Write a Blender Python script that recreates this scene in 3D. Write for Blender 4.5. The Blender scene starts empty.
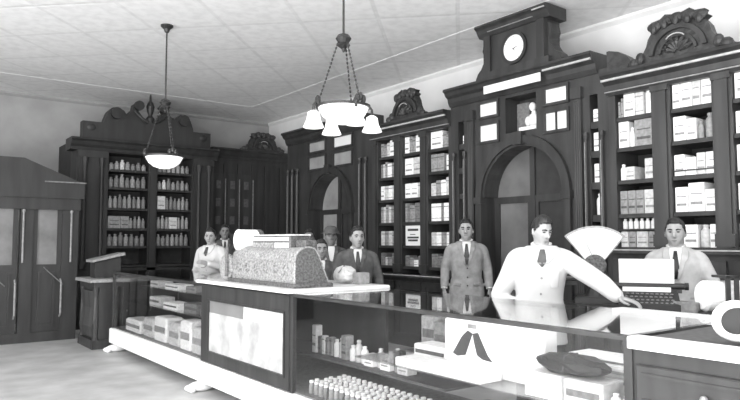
import bpy, bmesh, math, random
from mathutils import Vector, Matrix
random.seed(7)
PI = math.pi
C = bpy.context.scene.collection

# ------------------------------------------------------------------ camera
F = 650.0
YAW = math.radians(37.12)
PITCH = math.atan(42/650)
HC = 1.45
cam_d = bpy.data.cameras.new('camera')
cam = bpy.data.objects.new('camera', cam_d); C.objects.link(cam)
cam_d.sensor_width = 36.0
cam_d.lens = 36.0*F/740.0
cam_d.clip_start = 0.05
cam.location = (0, 0, HC)
cam.rotation_euler = (PI/2 + PITCH, 0, -YAW)
bpy.context.scene.camera = cam
CR = cam.rotation_euler.to_matrix()

def ray(u, v):
    return CR @ Vector((u-370, 200-v, -F))
def on_x(u, v, X):
    r = ray(u, v); return r*(X/r.x) + Vector((0, 0, HC))
def on_y(u, v, Y):
    r = ray(u, v); return r*(Y/r.y) + Vector((0, 0, HC))
def on_z(u, v, Z):
    r = ray(u, v); return r*((Z-HC)/r.z) + Vector((0, 0, HC))

# ------------------------------------------------------------------ materials
def nodes_of(name):
    m = bpy.data.materials.new(name); m.use_nodes = True
    nt = m.node_tree; b = nt.nodes['Principled BSDF']
    return m, nt, b
def mat(name, g, rough=0.6, noise=0.0, scale=20.0, bump=0.0, stretch=(1, 1, 1), metal=0.0, spec=0.4, emit=0.0, detail=4.0):
    m, nt, b = nodes_of(name)
    b.inputs['Roughness'].default_value = rough
    b.inputs['Metallic'].default_value = metal
    b.inputs['Specular IOR Level'].default_value = spec
    b.inputs['Base Color'].default_value = (g, g, g, 1)
    if emit:
        b.inputs['Emission Color'].default_value = (1, 1, 1, 1)
        b.inputs['Emission Strength'].default_value = emit
    if noise or bump:
        tc = nt.nodes.new('ShaderNodeTexCoord'); mp = nt.nodes.new('ShaderNodeMapping')
        mp.inputs['Scale'].default_value = stretch
        nz = nt.nodes.new('ShaderNodeTexNoise'); nz.inputs['Scale'].default_value = scale
        nz.inputs['Detail'].default_value = detail
        nt.links.new(tc.outputs['Object'], mp.inputs['Vector']); nt.links.new(mp.outputs[0], nz.inputs['Vector'])
        if noise:
            cr = nt.nodes.new('ShaderNodeValToRGB')
            lo, hi = g*(1-noise), min(1.0, g*(1+noise))
            cr.color_ramp.elements[0].position = 0.3; cr.color_ramp.elements[1].position = 0.7
            cr.color_ramp.elements[0].color = (lo, lo, lo, 1); cr.color_ramp.elements[1].color = (hi, hi, hi, 1)
            nt.links.new(nz.outputs['Fac'], cr.inputs['Fac']); nt.links.new(cr.outputs['Color'], b.inputs['Base Color'])
        if bump:
            bp = nt.nodes.new('ShaderNodeBump'); bp.inputs['Strength'].default_value = bump; bp.inputs['Distance'].default_value = 0.02
            nt.links.new(nz.outputs['Fac'], bp.inputs['Height']); nt.links.new(bp.outputs[0], b.inputs['Normal'])
    return m
def glass_mat(name, tint=0.9, base=0.06, rough=0.03):
    m = bpy.data.materials.new(name); m.use_nodes = True
    nt = m.node_tree; nt.nodes.clear()
    out = nt.nodes.new('ShaderNodeOutputMaterial'); mix = nt.nodes.new('ShaderNodeMixShader')
    tr = nt.nodes.new('ShaderNodeBsdfTransparent'); gl = nt.nodes.new('ShaderNodeBsdfGlossy'); ge = nt.nodes.new('ShaderNodeNewGeometry'); dp = nt.nodes.new('ShaderNodeVectorMath'); dp.operation = 'DOT_PRODUCT'
    ab = nt.nodes.new('ShaderNodeMath'); ab.operation = 'ABSOLUTE'; om = nt.nodes.new('ShaderNodeMath'); om.operation = 'SUBTRACT'; om.inputs[0].default_value = 1.0
    fr = nt.nodes.new('ShaderNodeMath'); fr.operation = 'POWER'; fr.inputs[1].default_value = 5.0
    nt.links.new(ge.outputs['Incoming'], dp.inputs[0]); nt.links.new(ge.outputs['Normal'], dp.inputs[1]); nt.links.new(dp.outputs['Value'], ab.inputs[0])
    nt.links.new(ab.outputs[0], om.inputs[1]); nt.links.new(om.outputs[0], fr.inputs[0])
    tr.inputs['Color'].default_value = (tint, tint, tint, 1); gl.inputs['Roughness'].default_value = rough
    gl.inputs['Color'].default_value = (.9, .9, .9, 1)
    ad = nt.nodes.new('ShaderNodeMath'); ad.operation = 'ADD'; ad.use_clamp = True; ad.inputs[1].default_value = base
    nt.links.new(fr.outputs[0], ad.inputs[0]); nt.links.new(ad.outputs[0], mix.inputs[0])
    nt.links.new(tr.outputs[0], mix.inputs[1]); nt.links.new(gl.outputs[0], mix.inputs[2]); nt.links.new(mix.outputs[0], out.inputs[0])
    return m

M = {}
M['wood'] = mat('dark_wood', .036, .42, .35, 9, .12, (1, 1, .12))
M['wood2'] = mat('dark_wood_deep', .03, .5, .3, 9, .1, (1, 1, .12))
M['highlight'] = mat('moulding_highlight', .42, .3, .2, 14)  # pale tone for painted highlight lines on the mouldings
M['carve'] = mat('carved_wood', .038, .45, .45, 16, .6)
M['shadow'] = mat('cabinet_back', .035, .8, .2, 8)
M['wall'] = mat('plaster_wall', .36, .9, .12, 2.2, .05)  # same plaster as the right wall, darkened for its weaker light
M['wallr'] = mat('plaster_wall_lit', .8, .9, .06, 2.0, .05)  # paler copy of the plaster for the strongly lit right wall
M['floor'] = mat('worn_floor', .44, .55, .22, 2.4, .08, (1, 1, 1), detail=9)
M['white'] = mat('white_paint', .82, .45, .06, 5)
M['marble'] = mat('pale_marble', .8, .25, .12, 6)
M['paper'] = mat('white_paper', .85, .8, .04, 12)
M['card'] = mat('mottled_card', .42, .6, .3, 5, detail=8)
M['paperb'] = mat('bright_card', .78, .7, .02, 9)
M['tone1'] = mat('white_card', .82, .6, .12, 30)
M['tone2'] = mat('pale_card', .54, .6, .2, 30)
M['tone3'] = mat('grey_card', .26, .6, .25, 30)
M['tone4'] = mat('dim_card', .17, .6, .3, 30)
M['tone5'] = mat('dark_card', .085, .6, .3, 30)
M['black'] = mat('black_paint', .018, .5, .2, 10)
M['ink'] = mat('dark_ink', .05, .7, .2, 20)
M['iron'] = mat('dark_iron', .04, .4, .2, 20, 0, metal=.3)
M['brass'] = mat('grey_brass', .3, .35, .2, 20, 0, metal=.5)
M['opal'] = mat('opal_glass', .95, .25, 0, emit=.6)  # slight glow added in place of daylight on the white glass
M['regi'] = mat('cast_cabinet', .30, .45, .55, 55, .5, metal=.15)
M['regd'] = mat('cast_cabinet_dark', .11, .45, .5, 55, .5, metal=.15)
M['glass'] = glass_mat('case_glass', .93, .035)
M['topglass'] = glass_mat('counter_top_glass', .93, .05)
M['shelfglass'] = glass_mat('shelf_glass', .9, .03)
M['pane'] = glass_mat('door_glass', .75, .06, .08)
M['pale_pane'] = mat('pale_pane', .78, .5, .05, 3)
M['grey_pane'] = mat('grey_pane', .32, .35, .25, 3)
M['door_glow'] = mat('door_glass_reflection', .14, .35, .3, 2.5)  # grey stands for the reflection on the door glass
M['vest_pane'] = mat('dim_screen_glass', .17, .4, .35, 3)
M['mirror'] = mat('frosted_panel', .2, .35, .15, 2.5)
M['skin'] = mat('skin', .33, .6, .08, 30)
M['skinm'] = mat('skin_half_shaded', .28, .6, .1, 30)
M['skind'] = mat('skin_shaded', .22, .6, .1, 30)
M['hair'] = mat('black_hair', .02, .45, .4, 60, .3, (1, 1, .3))
M['eye'] = mat('dark_eye', .03, .3)
M['lip'] = mat('lip', .2, .5)
M['shirt'] = mat('white_shirt', .56, .85, .05, 6, .25)
M['suit'] = mat('grey_suit', .27, .9, .2, 14, .2)
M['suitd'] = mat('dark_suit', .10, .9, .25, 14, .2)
M['suitl'] = mat('light_suit', .46, .9, .14, 14, .2)
M['tie'] = mat('dark_tie', .06, .6, .4, 30)
M['trouser'] = mat('dark_trousers', .045, .9, .2, 12)
M['shoe'] = mat('black_shoe', .02, .35)
M['linen'] = mat('shirt_linen', .7, .8)

# pressed ceiling with a diagonal lattice
def ceiling_mat():
    m, nt, b = nodes_of('pressed_ceiling')
    b.inputs['Roughness'].default_value = .85
    tc = nt.nodes.new('ShaderNodeTexCoord'); mp = nt.nodes.new('ShaderNodeMapping')
    mp.inputs['Rotation'].default_value = (0, 0, PI/4); mp.inputs['Scale'].default_value = (1, 1, 1)
    br = nt.nodes.new('ShaderNodeTexBrick'); br.offset = 0
    br.inputs['Scale'].default_value = 1.0; br.inputs['Mortar Size'].default_value = .035; br.inputs['Mortar Smooth'].default_value = .6
    br.inputs['Brick Width'].default_value = .95; br.inputs['Row Height'].default_value = .95
    br.inputs['Color1'].default_value = (.93, .93, .93, 1); br.inputs['Color2'].default_value = (.9, .9, .9, 1); br.inputs['Mortar'].default_value = (.83, .83, .83, 1)
    nz = nt.nodes.new('ShaderNodeTexNoise'); nz.inputs['Scale'].default_value = 8; nz.inputs['Detail'].default_value = 8
    cr = nt.nodes.new('ShaderNodeValToRGB'); cr.color_ramp.elements[0].position = .35; cr.color_ramp.elements[1].position = .6
    cr.color_ramp.elements[0].color = (.9, .9, .9, 1); cr.color_ramp.elements[1].color = (1, 1, 1, 1)
    mx = nt.nodes.new('ShaderNodeMix'); mx.data_type = 'RGBA'; mx.blend_type = 'MULTIPLY'; mx.inputs[0].default_value = 1
    nt.links.new(tc.outputs['Object'], mp.inputs[0]); nt.links.new(mp.outputs[0], br.inputs['Vector']); nt.links.new(tc.outputs['Object'], nz.inputs['Vector'])
    nt.links.new(nz.outputs['Fac'], cr.inputs[0]); nt.links.new(br.outputs['Color'], mx.inputs[6]); nt.links.new(cr.outputs[0], mx.inputs[7])
    nt.links.new(mx.outputs[2], b.inputs['Base Color'])
    bp = nt.nodes.new('ShaderNodeBump'); bp.inputs['Strength'].default_value = .15; bp.inputs['Distance'].default_value = .02
    nt.links.new(br.outputs['Fac'], bp.inputs['Height']); bp.invert = True; nt.links.new(bp.outputs[0], b.inputs['Normal'])
    return m
M['ceiling'] = ceiling_mat()

# ------------------------------------------------------------------ mesh helpers
class MB:
    def __init__(s): s.v = []; s.f = []; s.mi = []
    def add(s, vs, fs, mi=0):
        n = len(s.v); s.v += [tuple(p) for p in vs]; s.f += [tuple(i+n for i in f) for f in fs]; s.mi += [mi]*len(fs); return s
    def box(s, x0, x1, y0, y1, z0, z1, mi=0):
        x0, x1 = min(x0, x1), max(x0, x1); y0, y1 = min(y0, y1), max(y0, y1); z0, z1 = min(z0, z1), max(z0, z1)
        e = (len(s.f) % 11)*.00022; x0 -= e; x1 += e; y0 -= e; y1 += e; z1 += e; z0 -= e*.5
        return s.add([(x0,y0,z0),(x1,y0,z0),(x1,y1,z0),(x0,y1,z0),(x0,y0,z1),(x1,y0,z1),(x1,y1,z1),(x0,y1,z1)],
                     [(0,3,2,1),(4,5,6,7),(0,1,5,4),(1,2,6,5),(2,3,7,6),(3,0,4,7)], mi)
    def cbox(s, x0, x1, y0, y1, z0, z1, c=.004, mi=0):     # box with chamfered vertical edges and top
        pts = [(x0+c,y0),(x1-c,y0),(x1,y0+c),(x1,y1-c),(x1-c,y1),(x0+c,y1),(x0,y1-c),(x0,y0+c)]
        cx, cy = (x0+x1)/2, (y0+y1)/2
        ins = [(cx+(p[0]-cx)*(1-2*c/max(1e-6, x1-x0)), cy+(p[1]-cy)*(1-2*c/max(1e-6, y1-y0))) for p in pts]
        vs = [(p[0],p[1],z0) for p in pts]+[(p[0],p[1],z1-c) for p in pts]+[(p[0],p[1],z1) for p in ins]
        fs = [tuple(range(7,-1,-1)), tuple(range(16,24))]
        for k in (0, 8):
            fs += [(k+i, k+(i+1)%8, k+8+(i+1)%8, k+8+i) for i in range(8)]
        return s.add(vs, fs, mi)
    def prism(s, prof, axis, a0, a1, mi=0):                 # closed polygon swept along an axis
        n = len(prof); vs = []
        for a in (a0, a1):
            for (p, q) in prof:
                vs.append({'x': (a,p,q), 'y': (p,a,q), 'z': (p,q,a)}[axis])
        fs = [tuple(range(n-1,-1,-1)), tuple(range(n,2*n))]+[(i,(i+1)%n,n+(i+1)%n,n+i) for i in range(n)]
        return s.add(vs, fs, mi)
    def lathe(s, prof, c=(0,0,0), seg=16, mi=0, axis='z', sx=1, sy=1):
        vs = []; n = len(prof)
        for (r, z) in prof:
            for k in range(seg):
                a = 2*PI*k/seg; p = (r*math.cos(a)*sx, r*math.sin(a)*sy, z)
                if axis == 'x': p = (p[2], p[0], p[1])
                if axis == 'y': p = (p[0], p[2], p[1])
                vs.append((c[0]+p[0], c[1]+p[1], c[2]+p[2]))
        fs = [(i*seg+k, i*seg+(k+1)%seg, (i+1)*seg+(k+1)%seg, (i+1)*seg+k) for i in range(n-1) for k in range(seg)]
        fs += [tuple(range(seg-1,-1,-1)), tuple(range((n-1)*seg, n*seg))]
        return s.add(vs, fs, mi)
    def ell(s, c, r, seg=14, rings=9, mi=0, rot=None):
        vs = []; fs = []
        for i in range(rings+1):
            t = PI*i/rings
            for k in range(seg):
                a = 2*PI*k/seg
                p = Vector((r[0]*math.sin(t)*math.cos(a), r[1]*math.sin(t)*math.sin(a), r[2]*math.cos(t)))
                if rot: p = rot @ p
                vs.append((c[0]+p.x, c[1]+p.y, c[2]+p.z))
        for i in range(rings):
            for k in range(seg):
                fs.append((i*seg+k, (i+1)*seg+k, (i+1)*seg+(k+1)%seg, i*seg+(k+1)%seg))
        return s.add(vs, fs, mi)
    def tube(s, pts, rad, seg=8, mi=0, flat=1.0):
        P = [Vector(p) for p in pts]; n = len(P)
        R = rad if isinstance(rad, (list, tuple)) else [rad]*n
        vs = []; ref = None
        for i in range(n):
            t = (P[min(i+1,n-1)]-P[max(i-1,0)]).normalized()
            if ref is None:
                ref = Vector((0,0,1)) if abs(t.z) < .9 else Vector((1,0,0))
            a = (ref - t*ref.dot(t)).normalized(); b = t.cross(a); ref = a
            for k in range(seg):
                an = 2*PI*k/seg
                vs.append(P[i]+a*(R[i]*math.cos(an)*flat)+b*(R[i]*math.sin(an)))
        fs = [(i*seg+k, i*seg+(k+1)%seg, (i+1)*seg+(k+1)%seg, (i+1)*seg+k) for i in range(n-1) for k in range(seg)]
        fs += [tuple(range(seg-1,-1,-1)), tuple(range((n-1)*seg, n*seg))]
        return s.add(vs, fs, mi)
    def arc_ring(s, cy, cz, r0, r1, x0, x1, a0=0, a1=PI, seg=20, mi=0):  # ring segment in the yz plane, thick in x
        for k in range(seg):
            b0 = a0+(a1-a0)*k/seg; b1 = a0+(a1-a0)*(k+1)/seg
            pr = [(cy+r0*math.cos(b0), cz+r0*math.sin(b0)), (cy+r1*math.cos(b0), cz+r1*math.sin(b0)),
                  (cy+r1*math.cos(b1), cz+r1*math.sin(b1)), (cy+r0*math.cos(b1), cz+r0*math.sin(b1))]
            s.prism(pr, 'x', x0, x1, mi)
        return s
    def mesh(s, name, off=(0,0,0), smooth=False):
        me = bpy.data.meshes.new(name)
        me.from_pydata([(p[0]-off[0], p[1]-off[1], p[2]-off[2]) for p in s.v], [], s.f)
        bm = bmesh.new(); bm.from_mesh(me); bmesh.ops.recalc_face_normals(bm, faces=bm.faces); bm.to_mesh(me); bm.free()
        if any(s.mi):
            for p, i in zip(me.polygons, s.mi): p.material_index = i
        if smooth:
            for p in me.polygons: p.use_smooth = True
        return me
    def build(s, name, m, parent=None, smooth=False, off=None):
        if off is None: off = parent['_o'] if parent is not None and '_o' in parent else (0,0,0)
        me = s.mesh(name, off, smooth)
        for mm in (m if isinstance(m, (list, tuple)) else [m]): me.materials.append(mm)
        o = bpy.data.objects.new(name, me); C.objects.link(o)
        if parent is not None: o.parent = parent
        if parent is not None and '_o' in parent: o['_o'] = parent['_o']
        return o

def tag(o, label, cat, group=None):
    o['label'] = label; o['category'] = cat
    if group: o['group'] = group
    return o
def thing(name, label, cat, loc=(0,0,0), group=None, rz=0.0, world=True):
    o = bpy.data.objects.new(name, None); C.objects.link(o)
    o.empty_display_size = .1; o.location = loc; o.rotation_euler = (0,0,rz)
    if world: o['_o'] = tuple(loc)          # parts are given in world coordinates
    return tag(o, label, cat, group)
def struct(name, mb, m):
    o = mb.build(name, m); o['kind'] = 'structure'; return o
def solo(mb, name, m, label, cat, loc, group=None, smooth=False):
    o = mb.build(name, m, None, smooth, off=loc); o.location = loc
    return tag(o, label, cat, group)

# ------------------------------------------------------------------ room
W, YB, H = 7.0, 13.05, 4.13
struct('floor', MB().box(-6, W+.2, -2.5, YB+.2, -.1, 0), M['floor'])
struct('ceiling', MB().box(-6, W+.2, -2.5, YB+.2, H, H+.1), M['ceiling'])
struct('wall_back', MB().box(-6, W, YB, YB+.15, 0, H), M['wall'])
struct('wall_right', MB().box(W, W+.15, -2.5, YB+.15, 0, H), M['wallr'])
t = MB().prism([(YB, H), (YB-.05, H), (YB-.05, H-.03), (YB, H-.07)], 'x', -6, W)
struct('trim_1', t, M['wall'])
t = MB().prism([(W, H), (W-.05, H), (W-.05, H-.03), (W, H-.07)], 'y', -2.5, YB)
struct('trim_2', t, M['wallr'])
# raised border moulding of the ceiling panel
t = MB()
for (x0, x1, y0, y1) in ((-5, 5.9, 11.6, 11.66), (5.84, 5.9, -2, 11.66)):
    t.box(x0, x1, y0, y1, H-.004, H+.01)
struct('trim_3', t, M['ceiling'])

# ------------------------------------------------------------------ shelf goods
ORD = ['first', 'second', 'third', 'fourth', 'fifth', 'sixth', 'seventh', 'eighth', 'ninth', 'tenth', 'eleventh', 'twelfth', 'thirteenth', 'fourteenth']
TONE = {'w': ('white', 'tone1'), 'p': ('pale', 'tone2'), 'g': ('grey', 'tone3'), 'd': ('dim', 'tone4'), 'k': ('dark', 'tone5')}
def shape_carton(w, d, h, t):
    b = MB().cbox(-w/2, w/2, -d/2, d/2, 0, h, min(.004, w*.1))
    b.box(-w*.36, w*.36, -d/2-.0015, -d/2, h*.25, h*.34, 1)
    b.box(-w*.36, w*.36, -d/2-.0015, -d/2, h*.6, h*.64, 1)
    return b
def shape_book(w, d, h, t):
    b = MB().cbox(-w/2, w/2, -d/2, d/2, 0, h, min(.006, w*.2))
    b.box(-w/2+.002, w/2-.002, -d/2-.0015, -d/2, h*.78, h*.82, 1); b.box(-w/2+.002, w/2-.002, -d/2-.0015, -d/2, h*.15, h*.18, 1)
    return b
def shape_jar(w, d, h, t):
    r = w/2*.95
    return MB().lathe([(r*.9, 0), (r, h*.04), (r, h*.68), (r*.8, h*.78), (r*.5, h*.82), (r*.5, h*.88), (r*.62, h*.89), (r*.62, h*.97), (r*.3, h)], seg=12)
SH = {'c': ('carton', 'box', shape_carton), 'b': ('book', 'book', shape_book), 'j': ('bottle', 'bottle', shape_jar)}
def goods(kind, w, d, h, tone, loc, rz, label, group):
    nm, cat, fn = SH[kind]
    mb = fn(w, d, h, tone)
    me = mb.mesh(nm, smooth=(kind == 'j'))
    me.materials.append(M[TONE[tone][1]]); me.materials.append(M['tone3'] if tone in 'wp' else M['tone5'])
    o = bpy.data.objects.new(nm, me); C.objects.link(o); o.location = loc; o.rotation_euler = (0, 0, rz)
    return tag(o, label, cat, group)
def fill_cell(axis, front, a0, a1, z, hmax, spec, where, group, depth=.16):
    """spec: string of tokens kind+tone+relheight(1-9)+relwidth(1-9), laid left to right as seen from the room; '--' is a gap."""
    toks = spec.split(); tw = 0; parts = []
    for tk in toks:
        if tk[0] == '-': parts.append(None); tw += int(tk[1]); continue
        parts.append(tk); tw += int(tk[3])
    L = abs(a1-a0); u = L/tw; pos = 0; n = 0
    dirn = 1 if a1 > a0 else -1
    for tk, raw in zip(parts, toks):
        if tk is None: pos += int(raw[1])*u; continue
        w = int(tk[3])*u; h = hmax*int(tk[2])/9.0; c = a0+dirn*(pos+w/2); pos += int(tk[3])*u
        ww = max(.012, w-.006)
        dd = min(depth, ww*.95) if tk[0] == 'j' else depth
        lab = '%s %s, %s from the left on %s' % (TONE[tk[1]][0], SH[tk[0]][0], ORD[n], where)
        if axis == 'y':     # right wall: goods face -X
            goods(tk[0], ww, dd, h, tk[1], (front+dd/2, c, z), -PI/2, lab, group)
        else:               # back wall: goods face -Y
            goods(tk[0], ww, dd, h, tk[1], (c, front+dd/2, z), 0, lab, group)
        n += 1

# ------------------------------------------------------------------ right-wall cabinetry (front plane x = XF)
XF = 5.95
SHELF = [2.71, 2.40, 2.07, 1.73, 1.40, 1.11]
def cornice_prof(zt, k=1.0):            # (x, z) closed, projecting towards -x
    return [(XF+.3, zt), (XF-.14*k, zt), (XF-.15*k, zt-.03), (XF-.12*k, zt-.05), (XF-.10*k, zt-.09), (XF-.06*k, zt-.12), (XF-.05*k, zt-.17), (XF-.02*k, zt-.22), (XF+.3, zt-.22)]
def crest(parent, xc, yc, z0, w, h, name='crest', axis='y'):
    """carved shell crest: arched slab with scroll feet, a raised ring, a fan of ribs and a leaf crown"""
    def P(a, z): return (yc+a*w, z0+z*h)
    half = [(.5, 0), (.5, .10), (.44, .16), (.42, .12), (.37, .22), (.32, .40), (.30, .55), (.25, .70), (.29, .76), (.24, .82), (.26, .9), (.17, .92), (.12, 1.0), (.05, .96)]
    prof = [P(a, z) for a, z in half]+[P(-a, z) for a, z in reversed(half)]
    def put(mb, nm, m, par):
        if axis == 'x':    # turn the yz-plane ornament to face -Y
            mb.v = [(p[1], p[0], p[2]) for p in mb.v]
        return mb.build(nm, m, par)
    cr = put(MB().prism(prof, 'x', xc, xc+.09), name, M['carve'], parent)
    r = MB().arc_ring(yc, z0+.1*h, .52*h, .62*h, xc-.035, xc+.01, .12, PI-.12, 18)
    r.arc_ring(yc, z0+.1*h, .36*h, .42*h, xc-.025, xc+.01, .15, PI-.15, 16)
    put(r, 'arch_moulding', M['wood'], cr)
    s = MB()
    for k in range(7):
        a = .35+k*(PI-.7)/6
        s.tube([(xc-.01, yc+.05*h*math.cos(a), z0+.14*h+.05*h*math.sin(a)), (xc-.028, yc+.2*h*math.cos(a), z0+.14*h+.2*h*math.sin(a)), (xc-.01, yc+.33*h*math.cos(a), z0+.14*h+.33*h*math.sin(a))], [.012, .026, .014], 6)
    put(s, 'shell', M['carve'], cr)
    l = MB()
    for k in range(5):
        a = -.22+.11*k
        l.ell((xc-.01, yc+a*w, z0+h*(.86-.9*abs(a)**1.6)), (.04, .06*w+.015, .05), 10, 7)
        l.ell((xc-.03, yc+a*w, z0+h*(.80-.9*abs(a)**1.6)), (.03, .03*w+.01, .05), 8, 6)
    put(l, 'carved_leaf', M['carve'], cr)
    for sg in (-1, 1):
        l = MB().ell((xc-.01, yc+sg*.45*w, z0+.09*h), (.04, .06, .05), 10, 6)
        l.ell((xc-.01, yc+sg*.38*w, z0+.17*h), (.03, .05, .06), 8, 6)
        put(l, 'scroll_foot', M['carve'], cr)
    put(MB().tube([(xc-.05, yc+.22*h*math.cos(a), z0+.35*h+.16*h*math.sin(a)) for a in [.5+.3*i for i in range(8)]], .006, 6), 'crest_highlight', M['highlight'], cr)  # pale arc painting a highlight on the carving
    return cr
def base_cab(t, y0, y1, zt, n):
    b = MB().box(XF, W-.05, y0, y1, 0, zt-.04)
    b.build('base_cabinet', M['wood'], t)
    MB().box(XF-.13, W-.05, y0, y1, zt-.04, zt).build('ledge', M['wood'], t)
    MB().box(XF-.137, XF-.128, y0, y1, zt-.012, zt-.001).build('ledge_edge', M['highlight'], t)
    w = (y1-y0)/n
    for k in range(n):
        a, b_ = y0+k*w+.03, y0+(k+1)*w-.03
        d = MB().box(XF-.02, XF+.01, a, b_, .12, zt-.1)
        d.box(XF-.035, XF-.02, a, a+.06, .12, zt-.1); d.box(XF-.035, XF-.02, b_-.06, b_, .12, zt-.1)
        d.box(XF-.035, XF-.02, a, b_, .12, .18); d.box(XF-.035, XF-.02, a, b_, zt-.16, zt-.1)
        dd = d.build('door', M['wood'], t)
        MB().ell((XF-.05, a+.03, zt*.55), (.015, .015, .015), 8, 6).build('knob', M['brass'], dd)
def shelf_bay(name, label, y0, y1, cols, zs, base_z, zt, crest_c=None):
    t = thing(name, label, 'cabinet', (XF, (y0+y1)/2, 0))
    MB().box(W-.12, W-.05, y0, y1, base_z, zt-.1).build('back_panel', M['shadow'], t)
    top = 3.0
    edges = []; ys = sorted([c for pair in cols for c in pair])
    st = [(y0, ys[0])]+[(ys[i], ys[i+1]) for i in range(1, len(ys)-1, 2)]+[(ys[-1], y1)]
    for a, b in st:
        if b-a < .01: continue
        m = MB().box(XF, XF+.4, a, b, base_z, 3.02); 
        if b-a > .08:
            m.box(XF-.018, XF, a+.03, b-.03, base_z+.02, 3.0); m.box(XF-.03, XF, a+.005, b-.005, 2.9, 2.98); m.box(XF-.03, XF, a+.005, b-.005, base_z+.03, base_z+.14)
        m.build('stile', M['wood'], t)
    MB().box(XF+.42, XF+.44, y0, y1, base_z, 3.0).build('shelf_back', M['shadow'], t)
    for z in zs:
        MB().box(XF+.02, XF+.42, y0, y1, z-.04, z).build('shelf', M['wood2'], t)
    MB().box(XF, XF+.4, y0, y1, 2.98, zt-.2).build('frieze', M['wood'], t)
    MB().prism(cornice_prof(zt), 'y', y0, y1).build('cornice', M['wood'], t)
    MB().box(XF-.125, XF-.1, y0, y1, zt-.085, zt-.065).build('cornice_highlight', M['highlight'], t)  # pale strip standing in for the highlight along the cornice
    MB().box(XF-.06, XF-.03, y0, y1, zt-.19, zt-.18).build('cornice_highlight', M['tone3'], t)  # second, greyer painted highlight line
    base_cab(t, y0, y1, base_z, max(2, len(cols)))
    if crest_c: crest(t, XF-.06, crest_c[0], zt, crest_c[1], crest_c[2])
    return t

def panes(t, y0, y1, z0, z1, m, nm='window_pane', bars=0):
    f = MB()
    for (a, b, c, d) in ((y0-.03, y0, z0-.03, z1+.03), (y1, y1+.03, z0-.03, z1+.03), (y0, y1, z0-.03, z0), (y0, y1, z1, z1+.03)):
        f.box(XF-.025, XF+.03, a, b, c, d)
    for k in range(bars):
        yy = y0+(y1-y0)*(k+1)/(bars+1); f.box(XF-.02, XF+.03, yy-.006, yy+.006, z0, z1)
    fr = f.build('pane_frame', M['wood'], t)
    MB().box(XF+.005, XF+.015, y0, y1, z0, z1).build(nm, m, fr)

def arch_wall(mb, y0, y1, z0, z1, yc, r, zs, x0, x1, holes=()):
    mb.box(x0, x1, y0, yc-r, z0, z1); mb.box(x0, x1, yc+r, y1, z0, z1)
    n = 20
    for k in range(n):
        a, b = PI*k/n, PI*(k+1)/n
        mb.prism([(yc+r*math.cos(a), zs+r*math.sin(a)), (yc+r*math.cos(b), zs+r*math.sin(b)), (yc+r*math.cos(b), z1), (yc+r*math.cos(a), z1)], 'x', x0, x1)

def arch_door(t, yc, r, zs, lit):
    glow = M['grey_pane'] if lit else M['door_glow']  # left halves carry a painted reflection, right halves stay dark
    a = MB().arc_ring(yc, zs, r, r+.09, XF-.05, XF+.05, 0, PI, 24)
    a.arc_ring(yc, zs, r-.03, r, XF-.02, XF+.25, 0, PI, 24)
    for sg in (-1, 1):
        c = yc+sg*(r+.045); a.box(XF-.05, XF+.05, c-.045, c+.045, 0, zs); a.box(XF-.07, XF+.02, c-.06, c+.06, zs-.08, zs); a.box(XF-.07, XF+.02, c-.06, c+.06, 0, .15)
    a.box(XF-.08, XF+.02, yc-.06, yc+.06, zs+r-.02, zs+r+.13)
    ar = a.build('arch_frame', M['wood'], t)
    # two leaves, each with a tall glass pane; the fanlight above
    for sg in (-1, 1):
        y0, y1 = (yc, yc+r) if sg > 0 else (yc-r, yc)
        d = MB()
        d.box(XF+.2, XF+.25, y0, y0+.08, 0, zs); d.box(XF+.2, XF+.25, y1-.08, y1, 0, zs); d.box(XF+.2, XF+.25, y0, y1, 0, .75); d.box(XF+.2, XF+.25, y0, y1, zs-.08, zs)
        dl = d.build('door_leaf', M['wood2'], t)
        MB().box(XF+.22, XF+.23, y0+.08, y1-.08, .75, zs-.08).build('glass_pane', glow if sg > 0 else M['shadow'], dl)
        MB().tube([(XF+.17, (yc+sg*.05), 1.0), (XF+.17, yc+sg*.05, 1.16)], .012, 8).build('handle', M['brass'], dl)
    f = MB(); n = 16
    pts = [(yc+(r-.02)*math.cos(PI*k/n), zs+(r-.02)*math.sin(PI*k/n)) for k in range(n+1)]
    h = n//2
    fr = MB().prism(pts[:h+1]+[(yc, zs)], 'x', XF+.235, XF+.24)
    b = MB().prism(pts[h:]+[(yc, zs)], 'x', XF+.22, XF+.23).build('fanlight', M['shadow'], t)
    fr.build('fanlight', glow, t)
    MB().box(XF+.19, XF+.25, yc-.035, yc+.035, 0, zs+r-.01).build('mullion', M['wood'], t)

def pilaster(t, y, z0, z1, r=.022):
    m = MB().lathe([(r*1.6, z0), (r*1.6, z0+.05), (r, z0+.08), (r*.9, (z0+z1)/2), (r*.8, z1-.08), (r*1.5, z1-.04), (r*1.5, z1)], (XF-.035, y, 0), 12)
    m.build('colonnette', M['wood'], t)
    MB().tube([(XF-.035-r*.9, y+r*.3, z0+.1), (XF-.035-r*.8, y+r*.3, z1-.1)], .004, 5).build('colonnette_highlight', M['tone3'], t)  # thin pale line painting the gleam down the shaft

ATT = 3.43
def niche(t, yc, w, zs, z1):
    pass

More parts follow.
